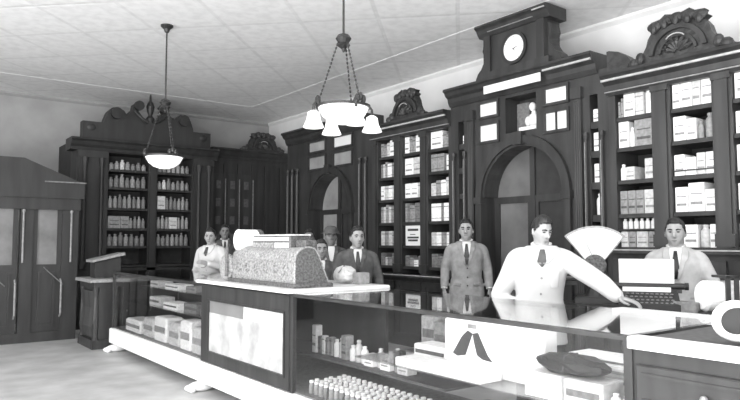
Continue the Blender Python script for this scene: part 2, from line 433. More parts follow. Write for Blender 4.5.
# --- left arch bay
yl0, yl1, ylc = 7.80, 10.37, 8.97
t = thing('arched_door_cabinet', 'dark carved doorway bay with arch and four panes, far end of the right wall', 'cabinet', (XF, ylc, 0))
m = MB()
arch_wall(m, yl0, yl1, 0, 2.66, ylc, .60, 2.0, XF, XF+.3)
m.box(XF, XF+.3, yl0, 8.30, 2.66, 3.25); m.box(XF, XF+.3, 9.64, yl1, 2.66, 3.25); m.box(XF, XF+.3, 8.87, 9.07, 2.66, 3.25)
m.box(XF, XF+.3, 8.30, 9.64, 2.915, 2.99); m.box(XF, XF+.3, 8.30, 9.64, 3.17, 3.25); m.box(XF, XF+.3, 8.3, 9.64, 2.62, 2.69)
m.build('carcass', M['wood'], t)
MB().box(W-.12, W-.05, yl0, yl1, 0, 3.3).build('back_panel', M['shadow'], t)
panes(t, 8.33, 8.84, 2.70, 2.90, M['grey_pane']); panes(t, 9.10, 9.61, 2.70, 2.90, M['grey_pane'])
panes(t, 8.33, 8.84, 3.0, 3.16, M['pale_pane']); panes(t, 9.10, 9.61, 3.0, 3.16, M['grey_pane'])
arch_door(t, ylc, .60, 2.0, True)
MB().prism(cornice_prof(ATT), 'y', yl0+.1, yl1).build('cornice', M['wood'], t)
for y in (9.95, 10.12, 10.28, 7.93, 8.08): pilaster(t, y, 1.05, 2.75)
base = MB().box(XF-.1, XF, yl0, 8.28, 0, 1.0).box(XF-.1, XF, 9.66, yl1, 0, 1.0).build('plinth', M['wood'], t)

# --- middle shelf bay
MC = [(6.15, 6.56), (6.72, 7.11), (7.29, 7.67)]
shelf_bay('display_cabinet', 'dark wall cabinet of three shelf columns between the two arched doorways', 6.10, 7.80, MC, SHELF, 1.0, 3.18, (6.95, .80, .44))
mid_spec = {   # [left col, middle col, right col] per shelf, top first
 0: ['bg72 bg62 bp72 cw84', 'cw83 bg82 bg72 cw84', 'cw86 bg72 bg62'],
 1: ['bd71 bp71 bg81 bw72 bg72', 'cw84 cp84', 'bg83 bg83 -1 cw72'],
 2: ['cw72 bp72 bw72 bp72', 'cw73 cw73 bp72', 'bp62 bg72 bw72 bp82'],
 3: ['bg81 bp81 bg91 bp81 bg82', 'bg91 bd91 bg82 bd92 bg81', 'bw82 bw82 bd81 bw82 bp81'],
 4: ['bp72 bg72 bp72 bg62', '-9', 'bp62 bw62 bg62 bw62'],
 5: ['bd62 bp41 bg42 bd62', 'bd52 bg42 cw32 bd52', 'bd62 bd52 bg42']}
COLN = ['left', 'middle', 'right']
for r, cells in mid_spec.items():
    for ci, sp in enumerate(cells):
        c = MC[2-ci]
        if sp == '-9': continue
        fill_cell('y', XF+.05, c[1]-.01, c[0]+.01, SHELF[r], .27, sp, '%s shelf down, %s column, middle cabinet' % (ORD[r], COLN[ci]), 'goods on the middle cabinet shelves')
c = on_x(411, 236, XF+.06)
cd = MB().box(-.01, 0, -.16, .16, 0, .28)
for (z0, z1, a, b) in ((.205, .235, -.11, .11), (.10, .125, -.12, .12), (.06, .085, -.10, .10), (.15, .16, -.05, .06)):
    cd.box(-.012, -.01, a, b, z0, z1, 1)
o = cd.build('advertising_card', [M['paperb'], M['ink']], None, off=(0,0,0)); o.location = (XF+.05, 6.915, SHELF[4])
tag(o, 'white advertising card with dark print standing among the shelved goods', 'card')

# --- centre bay with clock
yc = 4.94; y0c, y1c = 3.80, 6.10
t = thing('clock_cabinet', 'tall dark central cabinet with arched doorway, clock tower and white sign', 'cabinet', (XF, yc, 0))
m = MB()
NI = [(3.915, 4.015), (5.865, 5.965)]
arch_wall(m, NI[0][1], NI[1][0], 0, 2.66, yc, .60, 2.0, XF, XF+.3)
for a, b in NI:                                  # narrow niches: solid below, open above
    m.box(XF, XF+.3, a, b, 0, 1.36); m.box(XF, XF+.3, a, b, 3.0, 3.25); m.box(XF+.22, XF+.25, a, b, 1.36, 3.0)
    for z in (1.40, 1.73, 2.07, 2.40, 2.71): m.box(XF+.01, XF+.22, a, b, z-.07, z)
m.box(XF, XF+.3, y0c, NI[0][0], 0, 3.25); m.box(XF, XF+.3, NI[1][1], y1c, 0, 3.25)
m.box(XF, XF+.3, NI[0][1], 4.27, 2.66, 3.25); m.box(XF, XF+.3, 5.60, NI[1][0], 2.66, 3.25)
m.box(XF, XF+.3, 4.59, 4.71, 2.66, 3.25); m.box(XF, XF+.3, 5.17, 5.27, 2.66, 3.25)
m.box(XF, XF+.3, 4.27, 4.6, 2.905, 2.985); m.box(XF, XF+.3, 5.27, 5.6, 2.905, 2.985)
m.box(XF, XF+.3, 4.27, 5.6, 3.17, 3.25); m.box(XF, XF+.3, 4.27, 5.6, 2.62, 2.68)
m.box(XF+.26, XF+.3, 4.6, 5.27, 2.6, 3.25); m.box(XF, XF+.26, 4.71, 5.17, 2.66, 2.74)
m.build('carcass', M['wood'], t)
MB().box(W-.12, W-.05, y0c, y1c, 0, 3.3).build('back_panel', M['shadow'], t)
panes(t, 4.29, 4.58, 3.0, 3.16, M['pale_pane']); panes(t, 4.29, 4.58, 2.69, 2.89, M['pale_pane'], bars=1)
panes(t, 5.29, 5.58, 3.0, 3.16, M['pale_pane']); panes(t, 5.29, 5.58, 2.69, 2.89, M['pale_pane'])
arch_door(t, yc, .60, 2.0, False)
for y in (4.05, 3.86, 6.02, 5.83): pilaster(t, y, 1.05, 2.6, .018)
for y in (4.15, 5.72):
    mm = MB().box(XF-.04, XF, y-.05, y+.05, 0, 3.1); mm.box(XF-.06, XF, y-.065, y+.065, 2.98, 3.1); mm.box(XF-.06, XF, y-.065, y+.065, 0, .3)
    for k in (-.025, 0, .025): mm.tube([(XF-.042, y+k, .35), (XF-.042, y+k, 2.95)], .008, 6)
    mm.build('pilaster', M['wood'], t)
MB().prism(cornice_prof(ATT), 'y', y0c+.1, y1c).build('cornice', M['wood'], t)
MB().box(XF-.125, XF-.1, 3.92, 4.53, ATT-.085, ATT-.065).build('cornice_highlight', M['highlight'], t)  # painted highlight on the stretch right of the sign
MB().box(XF-.16, XF-.145, 4.53, 5.37, 3.235, 3.33).build('sign_board', M['paperb'], t)
# clock case
X0 = 5.86
cs = MB().box(X0, X0+.26, 4.50, 5.40, ATT-.02, 3.98)
cs.box(X0-.03, X0+.26, 4.44, 5.46, ATT-.02, ATT+.08)
cs.prism([(X0+.28, 4.09), (X0-.10, 4.09), (X0-.11, 4.06), (X0-.07, 4.03), (X0-.05, 3.99), (X0-.02, 3.95), (X0+.28, 3.95)], 'y', 4.42, 5.48)
cs.box(X0-.03, X0, 4.50, 4.60, ATT+.08, 3.95); cs.box(X0-.03, X0, 5.30, 5.40, ATT+.08, 3.95)
for sg in (-1, 1):
    b = .45
    pr = [(yc+.02+sg*a, z) for a, z in ((.44, 3.93), (.50, 3.90), (.52, 3.80), (.49, 3.72), (.50, 3.66), (.55, 3.58), (.60, 3.54), (.64, 3.47), (.62, 3.41), (.44, 3.41))]
    cs.prism(pr, 'x', X0+.04, X0+.2)
case = cs.build('clock_case', M['wood'], t)
ZC = 3.715
fr = MB().arc_ring(yc, ZC, .155, .19, X0-.03, X0+.01, 0, 2*PI, 36); fr.build('clock_bezel', M['wood2'], case)
MB().lathe([(.158, 0), (.158, .012)], (X0-.014, yc, ZC), 40, axis='x').build('clock_dial', M['paperb'], case)
tk = MB()
for k in range(12):
    a = k*PI/6
    for (r0, r1) in ((.125, .143),):
        tk.tube([(X0-.0155, yc+r0*math.cos(a), ZC+r0*math.sin(a)), (X0-.0155, yc+r1*math.cos(a), ZC+r1*math.sin(a))], .003, 4)
tk.build('hour_mark', M['tone3'], case)
MB().tube([(X0-.018, yc+.015, ZC-.01), (X0-.018, yc-.05, ZC+.01)], [.006, .003], 5).build('clock_hand', M['ink'], case)
MB().tube([(X0-.019, yc+.015, ZC-.004), (X0-.019, yc-.03, ZC-.045)], [.004, .002], 5).build('clock_hand', M['tone3'], case)
MB().box(X0-.075, X0-.06, 4.62, 5.30, 3.985, 3.992).build('cornice_highlight', M['tone3'], case)  # painted highlight line under the clock cornice
MB().box(X0-.115, X0-.10, 4.43, 4.60, 4.04, 4.052).build('cornice_highlight', M['highlight'], case)  # bright painted glint at the cornice end
# bust in the niche
b = thing('plaster_bust', 'pale plaster figure in the niche above the central arch', 'statue', (XF+.13, 4.85, 2.74))
s = MB().lathe([(.07, 2.74), (.07, 2.765), (.045, 2.775), (.04, 2.80), (.055, 2.82)], (XF+.13, 4.85, 0), 14)
s.build('pedestal', M['tone1'], b)
s = MB().ell((XF+.13, 4.85, 2.885), (.06, .085, .075)).ell((XF+.13, 4.85, 2.95), (.03, .03, .05)).ell((XF+.11, 4.85, 3.03), (.045, .04, .055)).ell((XF+.065, 4.85, 3.025), (.014, .01, .018))
s.ell((XF+.12, 4.93, 2.87), (.035, .035, .06)).ell((XF+.12, 4.77, 2.87), (.035, .035, .06))
s.build('figure', M['tone1'], b, True)
pl = solo(MB().box(XF-.01, XF+.01, 4.72, 4.96, 2.745, 2.785), 'name_plate', M['tone1'], 'narrow white plate lying at the foot of the niche figure', 'plate', (XF, 4.84, 2.745))
gp = solo(MB().box(XF+.2, XF+.22, 4.97, 5.16, 2.76, 3.12), 'framed_picture', M['tone4'], 'dim grey picture standing behind the niche figure', 'picture', (XF+.21, 5.06, 2.76))
for z, k in ((2.40, 0), (2.07, 1), (1.73, 2), (2.71, 3), (1.40, 4)):
    hh = [.2, .2, .23, .14, .12][k]
    for ni, nm in ((0, 'right'), (1, 'left')):
        a, b_ = NI[ni]
        if ni == 1 and k == 4: continue
        h2 = hh if ni == 0 else hh*.8
        goods('j' if k in (2, 4) else 'c', .075 if ni == 0 else .05, .08, h2, 'w', (XF+.08, (a+b_)/2 - (.0 if ni == 0 else .015), z), -PI/2,
              'white %s on the %s shelf of the narrow niche %s of the clock doorway' % ('jar' if k in (2, 4) else 'carton', ['second', 'third', 'fourth', 'top', 'lowest'][k], nm), 'jars in the narrow niches')

# --- right shelf bay
RC = [(1.36, 1.75), (1.93, 2.03+.15), (2.17, 2.585), (2.76, 3.15), (3.335, 3.72)]
RC = [(1.05, 1.44), (1.62, 2.01), (2.19, 2.585), (2.76, 3.15), (3.335, 3.72)]
tr = shelf_bay('display_cabinet', 'dark wall cabinet under the arched shell crest behind the desk', 0.9, 3.80, RC, SHELF[:5], 1.38, 3.16, (3.02, .98, .45))
q = MB(); n = 10
pr = [(3.70+0, 3.16)]+[(3.66+.36*math.cos(PI/2*k/n)*0 + .38*(k/n), 3.16+.27*math.sqrt(max(0, (k/n)))) for k in range(n+1)]+[(4.04, 3.16)]
q.prism([(3.46, 3.16), (3.50, 3.24), (3.57, 3.32), (3.66, 3.38), (3.76, 3.41), (3.79, 3.41), (3.79, 3.16)], 'x', XF-.02, XF+.1)
q.build('scroll_shoulder', M['carve'], tr)
right_spec = {
 0: ['bg51 bg61 cw74 bp73 jw93', 'cw73 cw84 cp83 cw84', 'cw84 cp84', 'cw84 cp84', 'cw84 cp84'],
 1: ['cw84 jw62 cg87', 'cw74 cw63 jg52 jg73', 'cw64 cp73', 'cg64 cw73', 'cg64 cw73'],
 2: ['jw52 cp43 -3 cp63', 'cw65 cw55 cp64 cw64', 'cw74 cw63', 'cw74 cw63', 'cw74 cw63'],
 3: ['cg73 cg73 cg73 cp74', 'cw75 cw86 cw64', 'cw73 cp74', 'cw73 cp74', 'cw73 cp74'],
 4: ['cp72 cg72 cp73 cg72', 'jg52 cw74 jp73 cw72', 'cp72 cw74', 'cp72 cw74', 'cp72 cw74']}
CN2 = ['leftmost', 'second', 'third', 'fourth', 'fifth']
for r, cells in right_spec.items():
    for ci, sp in enumerate(cells[:3]):
        c = RC[4-ci]
        hm = .30 if r != 4 else .27
        if r == 4 and ci == 0: hm = .2
        fill_cell('y', XF+.04, c[1]-.005, c[0]+.005, SHELF[r], hm, sp, '%s shelf down, %s column, crested right cabinet' % (ORD[r], CN2[ci]), 'goods on the crested cabinet shelves', .2)
# half shelf of small white pots in the leftmost column
MB().box(XF+.02, XF+.42, 3.335, 3.72, 1.565, 1.58).build('shelf', M['wood2'], tr)
MB().box(XF+.02, XF+.42, 2.76, 3.15, 2.02+.09, 2.02+.1).build('shelf', M['wood2'], tr)
for k in range(6):
    goods('j', .05, .05, .105, 'w', (XF+.09, 3.69-.06*k, 1.58), -PI/2, 'small white pot, %s from the left on the low half shelf, crested cabinet' % ORD[k], 'small pots on the half shelf')

# ------------------------------------------------------------------ back-wall cabinetry (faces -Y)
def back_cornice(zt, yf):
    return [(yf+.3, zt), (yf-.14, zt), (yf-.15, zt-.03), (yf-.11, zt-.06), (yf-.08, zt-.11), (yf-.04, zt-.15), (yf-.02, zt-.2), (yf+.3, zt-.2)]
YF = 11.6
bx0, bx1 = 2.62, 5.06; bc = 3.83
t = thing('tall_cabinet', 'big dark back-wall cabinet with broken scroll pediment and two dim shelf bays', 'cabinet', (bc, YF, 0))
BC = [(3.13, 3.82), (3.98, 4.62)]
MB().box(bx0, bx1, YF+.45, YB-.05, 0, 3.2).build('back_panel', M['shadow'], t)
BS = [3.03, 2.71, 2.40, 2.04, 1.69, 1.38, 1.05]
for a, b in ((bx0, BC[0][0]), (BC[0][1], BC[1][0]), (BC[1][1], bx1)):
    m = MB().box(a, b, YF, YF+.45, 0, 3.1); m.box(a+.03, b-.03, YF-.02, YF, 1.1, 3.0); m.box(a+.01, b-.01, YF-.035, YF, 2.88, 2.98)
    if b-a > .3:
        for xx in (a+.12, b-.12): m.lathe([(.05, 1.0), (.05, 1.08), (.035, 1.12), (.03, 2.7), (.05, 2.8), (.05, 2.88)], (xx, YF-.05, 0), 12)
    m.build('stile', M['wood2'], t)
for z in BS: MB().box(BC[0][0], BC[1][1], YF+.02, YF+.44, z-.04, z).build('shelf', M['wood2'], t)
MB().box(BC[0][0], BC[1][1], YF, YF+.3, 0, 1.0).build('base_cabinet', M['wood2'], t)
MB().box(bx0, bx1, YF, YF+.45, 3.28-.2, 3.3-.1).build('frieze', M['wood2'], t)
MB().prism(back_cornice(3.2, YF), 'x', bx0-.12, bx1+.05).build('cornice', M['wood2'], t)
pd = MB()
half = [(0, 3.2), (0, 3.60), (.10, 3.62), (.24, 3.80), (.20, 3.86), (.17, 3.9), (.24, 3.93), (.30, 3.88), (.31, 3.80), (.42, 3.68), (.46, 3.74), (.55, 3.79), (.66, 3.78), (.74, 3.70), (.79, 3.56), (.80, 3.50), (1.14, 3.50), (1.14, 3.2)]
for sg in (-1, 1):
    pd.prism([(bc+sg*a, z) for a, z in half], 'y', YF-.02, YF+.16)
    for (a, z, r) in ((.22, 3.86, .085), (.60, 3.68, .10)):
        pd.lathe([(r, 0), (r, .08), (r*.4, .1)], (bc+sg*a, YF-.1, z), 16, axis='y')
    pd.ell((bc+sg*1.0, YF+.0, 3.40), (.09, .04, .07))
ped = pd.build('scroll_pediment', M['wood2'], t)
fn = MB().lathe([(.07, 3.58), (.08, 3.66), (.035, 3.72), (.06, 3.80), (.075, 3.88), (.05, 3.95), (.02, 3.99), (.018, 4.08), (.006, 4.11)], (bc+.01, YF+.04, 0), 14)
fn.build('finial', M['wood2'], t)
sw = MB()
for sg in (-1, 1): sw.tube([(bc+sg*(.05+.06*k), YF-.05, 3.58+.02*k+.006*k*k) for k in range(5)], .03, 8); 
sw.build('swan_neck', M['wood2'], t)
bspec = ['jd71 jd81 jd71 jd61 jd71 jd81 jd71', 'jg41 jg51 jp61 jg51 jd41 jd51 jg41', 'jd61 jd71 jg81 jd61 jg71 jd61 jd71', 'jg71 jg71 jd81 jg71 jg81 jd71 jg71 jd71', 'cg73 cg72 jg61 jd71 jg71 jd61', 'jd71 jg71 jd81 jg71 jd71 jd61 jd71']
bspec2 = ['jd71 jd81 jd71 jd61 jd71 jd81 jd71', 'jd51 jd61 jg51 jg61 jg61 jg51 jd51', 'jg51 jp61 jd71 jg51 jd61 jg61 jd51', 'cp82 jd71 jd81 jd71 jg71 jg81 jd71', 'jg71 jg81 jg71 cp72 jg71 jg81 jg71', 'jd71 jd61 jd71 jg71 jd71 jd81 jd71']
for r in range(6):  # bottle tones darkened to stand for the dim light in here
    for ci, sp in ((0, bspec[r]), (1, bspec2[r])):
        c = BC[ci]
        fill_cell('x', YF+.04, c[0]+.02, c[1]-.02, BS[r], .27, sp, '%s shelf down, %s bay, big back cabinet' % (ORD[r], ['left', 'right'][ci]), 'bottles in the back cabinet', .12)
# low corner cabinet on the back wall
t = thing('corner_cabinet', 'lower dark cabinet with small shell crest in the far corner', 'cabinet', (5.95, 11.95, 0))
YG = 11.95
m = MB().box(5.13, 6.9, YG, YB-.05, 0, 3.15)
for xx in (5.15, 5.45, 5.75, 6.05, 6.35, 6.7):
    m.box(xx-.04, xx+.04, YG-.03, YG, 0, 3.0)
m.build('carcass', M['wood2'], t)
MB().prism(back_cornice(3.3, YG), 'x', 5.13, 6.9).build('cornice', M['wood2'], t)
for k, (a, b) in enumerate(((5.2, 5.42), (5.5, 5.72), (5.8, 6.02))):
    f = MB().box(a, b, YG-.015, YG, 1.1, 2.8).build('door', M['wood'], t)
    for z in (1.45, 1.8, 2.15, 2.5):
        MB().box(a+.05, b-.07, YG-.018, YG-.014, z, z+.16).build('pane', M['tone5'], f)
crest(t, YG-.06, 6.25, 3.3, .95, .40, axis='x')
for xx in (5.44, 5.74, 6.04): 
    MB().tube([(xx, YG-.04, 1.1), (xx, YG-.04, 2.7)], .012, 6).build('colonnette', M['tone4'], t)

# ------------------------------------------------------------------ entrance vestibule at the left
YV = 10.55
t = thing('entrance_vestibule', 'dark wooden glazed entrance screen with sloping pediment at the left edge', 'door', (1.0, YV, 0))
m = MB()
vx = [on_y(u, 240, YV).x for u in (-60, -28, 2, 24, 33, 62, 78)]
for a, b in ((-1.5, -1.35), (vx[0], vx[1]), (vx[2]-.02+.25, vx[4]), (vx[5], vx[6])):
    m.box(a, b, YV, YV+.12, 0, 2.0)
m.box(-1.5, vx[6]+.02, YV-.03, YV+.15, 1.93, 2.15)
m.box(-1.5, vx[6], YV, YV+.12, 0, .14)
m.build('frame', M['wood2'], t)
zt0 = on_y(0, 156, YV).z; ztm = on_y(24, 158, YV).z; zte = on_y(78, 182, YV).z
MB().prism([(-1.5, 2.1), (-1.5, zt0-.25), (.6, zt0), (on_y(24,158,YV).x, ztm), (vx[6]-.02, zte), (vx[6]+.06, zte-.03), (vx[6]+.06, 2.1)], 'y', YV-.06, YV+.2).build('pediment', M['wood2'], t)
MB().box(on_y(45, 183, YV-.07).x, vx[6]+.08, YV-.085, YV-.05, zte-.03, zte-.012).build('pediment_highlight', M['tone4'], t)  # lighter strip painting a highlight on the pediment moulding
for (a, b, hx) in ((-1.35, vx[0], -.4), (vx[1], vx[3]-.08, on_y(14, 300, YV).x), (vx[4], vx[5], on_y(60, 300, YV).x)):
    d = MB().box(a, b, YV+.03, YV+.09, .14, 1.12)
    for (p, q, r0, r1) in ((a+.08, b-.08, .22, .25), (a+.08, b-.08, .98, 1.01), (a+.08, a+.11, .22, 1.01), (b-.11, b-.08, .22, 1.01)):
        d.box(p, q, YV+.01, YV+.03, r0, r1)
    d.box(a, a+.06, YV+.03, YV+.09, 1.12, 1.93); d.box(b-.06, b, YV+.03, YV+.09, 1.12, 1.93)
    dl = d.build('door_leaf', M['wood2'], t)
    MB().box(a+.06, b-.06, YV+.05, YV+.06, 1.12, 1.93).build('glass_pane', M['vest_pane'], dl)
    MB().tube([(hx, YV+.02, .35), (hx, YV-.04, .4), (hx, YV-.04, .85), (hx, YV+.02, .9)], .014, 8).build('handle', M['tone3'], dl)
    MB().tube([(a+.15, YV-.0, 1.08), (a+.42, YV, .82)], .008, 6).build('brace', M['tone4'], dl)
for u in (23, 71):
    x = on_y(u, 240, YV-.03).x
    MB().tube([(x, YV-.03, 1.15), (x, YV-.03, 1.9)], .014, 8).build('slender_post', M['tone3'], t)
    MB().ell((x, YV-.03, 1.9), (.025, .025, .03), 8, 6).build('post_cap', M['tone3'], t)

# ------------------------------------------------------------------ return counter behind
t = thing('return_counter', 'dark wooden side counter with fluted end and pale top near the entrance', 'counter', (2.9, 9.6, 0))
rx0, ry0, ry1 = 2.36, 9.32, 10.1
m = MB().box(rx0+.05, 4.0, ry0+.03, ry1-.03, .1, .9); m.box(rx0, 4.03, ry0, ry1, 0, .12); m.box(rx0+.01, 4.02, ry0+.01, ry1-.01, .82, .9)
m.build('carcass', M['wood'], t)
fl = MB()
for k in range(9):
    y = ry0+.1+k*.072
    fl.tube([(rx0+.04, y, .16), (rx0+.025, y, .3), (rx0+.05, y-.02, .55), (rx0+.03, y-.01, .78)], [.03, .034, .028, .03], 6)
fl.build('fluted_panel', M['wood'], t)
for (xx, yy) in ((rx0+.05, ry0+.05), (rx0+.05, ry1-.05), (rx0+.3, ry0+.02)):
    MB().lathe([(.055, 0), (.055, .12), (.035, .16), (.045, .4), (.03, .7), (.05, .84)], (xx, yy, 0), 10).build('corner_column', M['wood'], t)
MB().cbox(rx0-.05, 4.06, ry0-.05, ry1+.03, .9, .945, .01).build('counter_top', M['tone3'], t)
d = MB().box(rx0+.4, rx0+.9, ry0+.0, ry0+.03, .2, .78).build('door', M['wood'], t)
MB().ell((rx0+.45, ry0-.01, .5), (.015, .015, .015), 8, 6).build('knob', M['brass'], d)

# sloping book rest on the return counter
t = thing('book_rest', 'small sloping book rest with pale open ledger on the side counter', 'book rest', (2.62, 9.75, .945))
MB().prism([(2.45, .945), (2.80, .945), (2.80, 1.24), (2.45, 1.16)], 'y', 9.62, 9.88).build('stand', M['wood2'], t)
MB().prism([(2.40, 1.165), (2.84, 1.262), (2.84, 1.30), (2.40, 1.20)], 'y', 9.56, 9.92).build('ledger', M['tone3'], t)

# ------------------------------------------------------------------ the long glass counter
cx0, cx1 = 2.56, 3.50
cy0, cy1 = 0.30, 9.15
TZ = 1.055
ct = thing('glass_display_counter', 'long glass shop counter on a white base with paw feet', 'counter', (cx0, 4.5, 0))
bb = MB().cbox(cx0-.03, cx1, cy0, cy1, .11, .30, .012); bb.build('base_board', M['white'], ct)
for (yy) in (9.0, 6.15, 3.6, 1.2):
    for xx in (cx0+.06, cx1-.1):
        f = MB().ell((xx-.03, yy, .048), (.14, .085, .05), 12, 8).ell((xx+.03, yy, .09), (.08, .075, .07), 12, 8)
        for k in (-1, 0, 1): f.ell((xx-.145, yy+.05*k, .03), (.042, .026, .03), 8, 6)
        f.build('paw_foot', M['white'], ct, True)
MB().box(cx0+.02, cx1-.02, cy0+.02, cy1-.02, .30, .312).build('deck', M['tone4'], ct)
ps = [cy1-.03, 6.10, 4.385, 1.57, cy0+.03]
for yy in ps:
    MB().box(cx0, cx0+.035, yy-.02, yy+.02, .3, TZ-.02).build('corner_post', M['wood'], ct)
    MB().box(cx1-.035, cx1, yy-.02, yy+.02, .3, TZ-.02).build('corner_post', M['wood'], ct)
r = MB().box(cx0, cx0+.03, 6.1, cy1, TZ-.03, TZ-.005); r.box(cx0, cx0+.03, 1.57, 4.385, TZ-.025, TZ-.005)
r.box(cx1-.04, cx1, cy0, 4.385, TZ-.03, TZ-.005).box(cx1-.04, cx1, 6.1, cy1, TZ-.03, TZ-.005).box(cx0, cx1, cy1-.04, cy1, TZ-.03, TZ-.005)
r.build('top_rail', M['wood'], ct)
MB().box(cx0+.01, cx0+.016, 6.12, cy1-.05, .31, TZ-.03).build('front_glass', M['glass'], ct)
MB().box(cx0+.01, cx0+.016, 1.6, 4.365, .31, TZ-.025).build('front_glass', M['glass'], ct)
MB().box(cx0+.02, cx1-.02, cy1-.02, cy1-.014, .31, TZ-.03).build('end_glass', M['glass'], ct)
MB().box(cx0-.01, cx1+.01, 6.12, cy1+.01, TZ-.005, TZ+.003).build('top_glass', M['topglass'], ct)
MB().box(cx0-.01, cx1+.01, 1.56, 4.38, TZ-.005, TZ+.003).build('top_glass', M['topglass'], ct)
# wooden drawer section nearest the camera
w = MB().box(cx0+.01, cx1, cy0, 1.55, .3, TZ-.05)
w.build('drawer_carcass', M['wood2'], ct)
for k in range(3):
    z = .36+k*.2
    for (a, b) in ((.34, .93), (.95, 1.53)):
        dr = MB().cbox(cx0-.012, cx0+.012, a, b, z, z+.18, .006); dr.box(cx0-.018, cx0-.01, a+.03, b-.03, z+.03, z+.045).box(cx0-.018, cx0-.01, a+.03, b-.03, z+.135, z+.15)
        d_ = dr.build('drawer', M['wood'], ct)
        MB().ell((cx0-.03, (a+b)/2, z+.09), (.016, .016, .016), 8, 6).build('knob', M['brass'], d_)
MB().box(cx0+.05, cx1-.06, cy0, 1.55, TZ-.05, TZ-.015).build('drawer_top', M['tone5'], ct)
MB().cbox(cx0-.025, cx0+.06, cy0, 1.56, TZ-.05, TZ, .006).build('front_edge', M['marble'], ct)
MB().cbox(cx1-.07, cx1+.03, cy0, 2.2, TZ-.03, TZ+.012, .006).build('back_edge', M['tone2'], ct)
# inner shelves
MB().box(cx0+.12, cx1-.04, 1.62, 3.72, .652, .66).build('glass_shelf', M['shelfglass'], ct)
MB().box(3.05, cx1-.04, 3.2, 6.05, .455, .47).build('wooden_shelf', M['tone5'], ct)
MB().box(cx0+.15, cx1-.04, 6.15, cy1-.05, .66, .668).build('glass_shelf', M['shelfglass'], ct)
MB().box(cx0+.3, cx1-.04, 6.15, cy1-.05, .86, .868).build('glass_shelf', M['shelfglass'], ct)
MB().box(cx1-.02, cx1-.01, 4.4, cy1-.05, .3, TZ-.03).build('back_panel', M['wood2'], ct)
# framed frosted panel under the cash register
fp = MB(); fy0, fy1 = 4.40, 6.08
for (a, b, c, d) in ((fy0, fy0+.07, .31, TZ-.02), (fy1-.15, fy1, .31, TZ-.02), (fy0, fy1, .31, .42), (fy0, fy1, .90, TZ-.02)):
    fp.box(cx0-.012, cx0+.02, a, b, c, d)
for (a, b, c, d) in ((fy0+.06, fy0+.08, .41, .91), (fy1-.16, fy1-.14, .41, .91), (fy0+.06, fy1-.15, .405, .42), (fy0+.06, fy1-.15, .895, .91)):
    fp.box(cx0-.02, cx0, a, b, c, d)
fpo = fp.build('panel_frame', M['wood'], ct)
MB().box(cx0+.0, cx0+.008, fy0+.07, fy1-.15, .42, .90).build('frosted_panel', M['mirror'], fpo)
MB().box(cx0-.002, cx0+.0005, fy0+.07, fy0+.80, .60, .90).build('pale_card', M['tone2'], fpo)
MB().box(cx0-.003, cx0+.0005, fy0+.07, fy1-.15, .42, .78).build('pale_card', M['card'], fpo)
# register slab
sl = MB().cbox(cx0-.05, 3.52, 4.36, 6.16, TZ, TZ+.028, .008)
solo(sl, 'marble_slab', M['marble'], 'white marble slab on the counter under the cash register', 'slab', (3.0, 5.25, TZ))
SZ = TZ+.028

# ------------------------------------------------------------------ cash register
rx0, rx1, ry0, ry1 = 2.66, 2.98, 4.50, 5.66
t = thing('cash_register', 'big ornate cash register with rounded back and raised sign box on the marble slab', 'cash register', ((rx0+rx1)/2, (ry0+ry1)/2, SZ))
m = MB().cbox(rx0-.03, rx1+.03, ry0-.03, ry1+.03, SZ, SZ+.035, .01); m.build('base', M['regd'], t)
prof = [(rx0, SZ+.035), (rx0, SZ+.22)]+[(rx0+.13-.13*math.cos(a), SZ+.22+.105*math.sin(a)) for a in [PI/2*k/7 for k in range(1, 8)]]+[(rx0+.18, SZ+.315), (rx0+.215, SZ+.27), (rx1-.03, SZ+.10), (rx1, SZ+.035)]
MB().prism(prof, 'y', ry0+.012, ry1-.012).build('body', M['regi'], t)
inn = [(rx0+.15+(p[0]-rx0-.15)*.99, p[1]) for p in prof]
MB().prism(inn, 'y', ry0, ry0+.012).build('end_panel', M['regd'], t)
MB().prism(inn, 'y', ry1-.012, ry1).build('end_panel', M['regd'], t)
e = MB()
for i in range(len(prof)-1): e.tube([(prof[i][0], ry0+.004, prof[i][1]), (prof[i+1][0], ry0+.004, prof[i+1][1])], .008, 6)
e.build('end_moulding', M['regi'], t)
sc_ = MB()
for k in range(6):
    y = ry0+.16+k*.17
    for s_ in (-1, 1):
        sc_.tube([(rx0-.004, y+s_*.05*math.cos(a)*(1-a/9), SZ+.13+.055*math.sin(a)*(1-a/9)) for a in [.5*j for j in range(14)]], .006, 5)
sc_.box(rx0-.008, rx0, ry0+.03, ry1-.03, SZ+.05, SZ+.06).box(rx0-.008, rx0, ry0+.03, ry1-.03, SZ+.205, SZ+.215)
sc_.build('scroll_relief', M['regi'], t)
# sign box on top
sb = MB().cbox(2.74, 2.93, 4.72, 5.40, SZ+.31, SZ+.42, .008); sbo = sb.build('sign_box', M['regd'], t)
MB().box(2.735, 2.741, 4.74, 5.38, SZ+.375, SZ+.41).build('sign_glass', M['tone2'], sbo)
MB().box(2.735, 2.741, 4.74, 4.98, SZ+.318, SZ+.362).build('sign_panel', M['tone2'], sbo)
MB().box(2.735, 2.741, 5.0, 5.38, SZ+.318, SZ+.362).build('sign_panel', M['regi'], sbo)
MB().cbox(2.73, 2.94, 4.71, 5.41, SZ+.42, SZ+.432, .004).build('sign_cap', M['tone2'], sbo)
MB().cbox(2.78, 2.90, 4.55, 4.70, SZ+.30, SZ+.385, .01).build('key_hood', M['regd'], t)
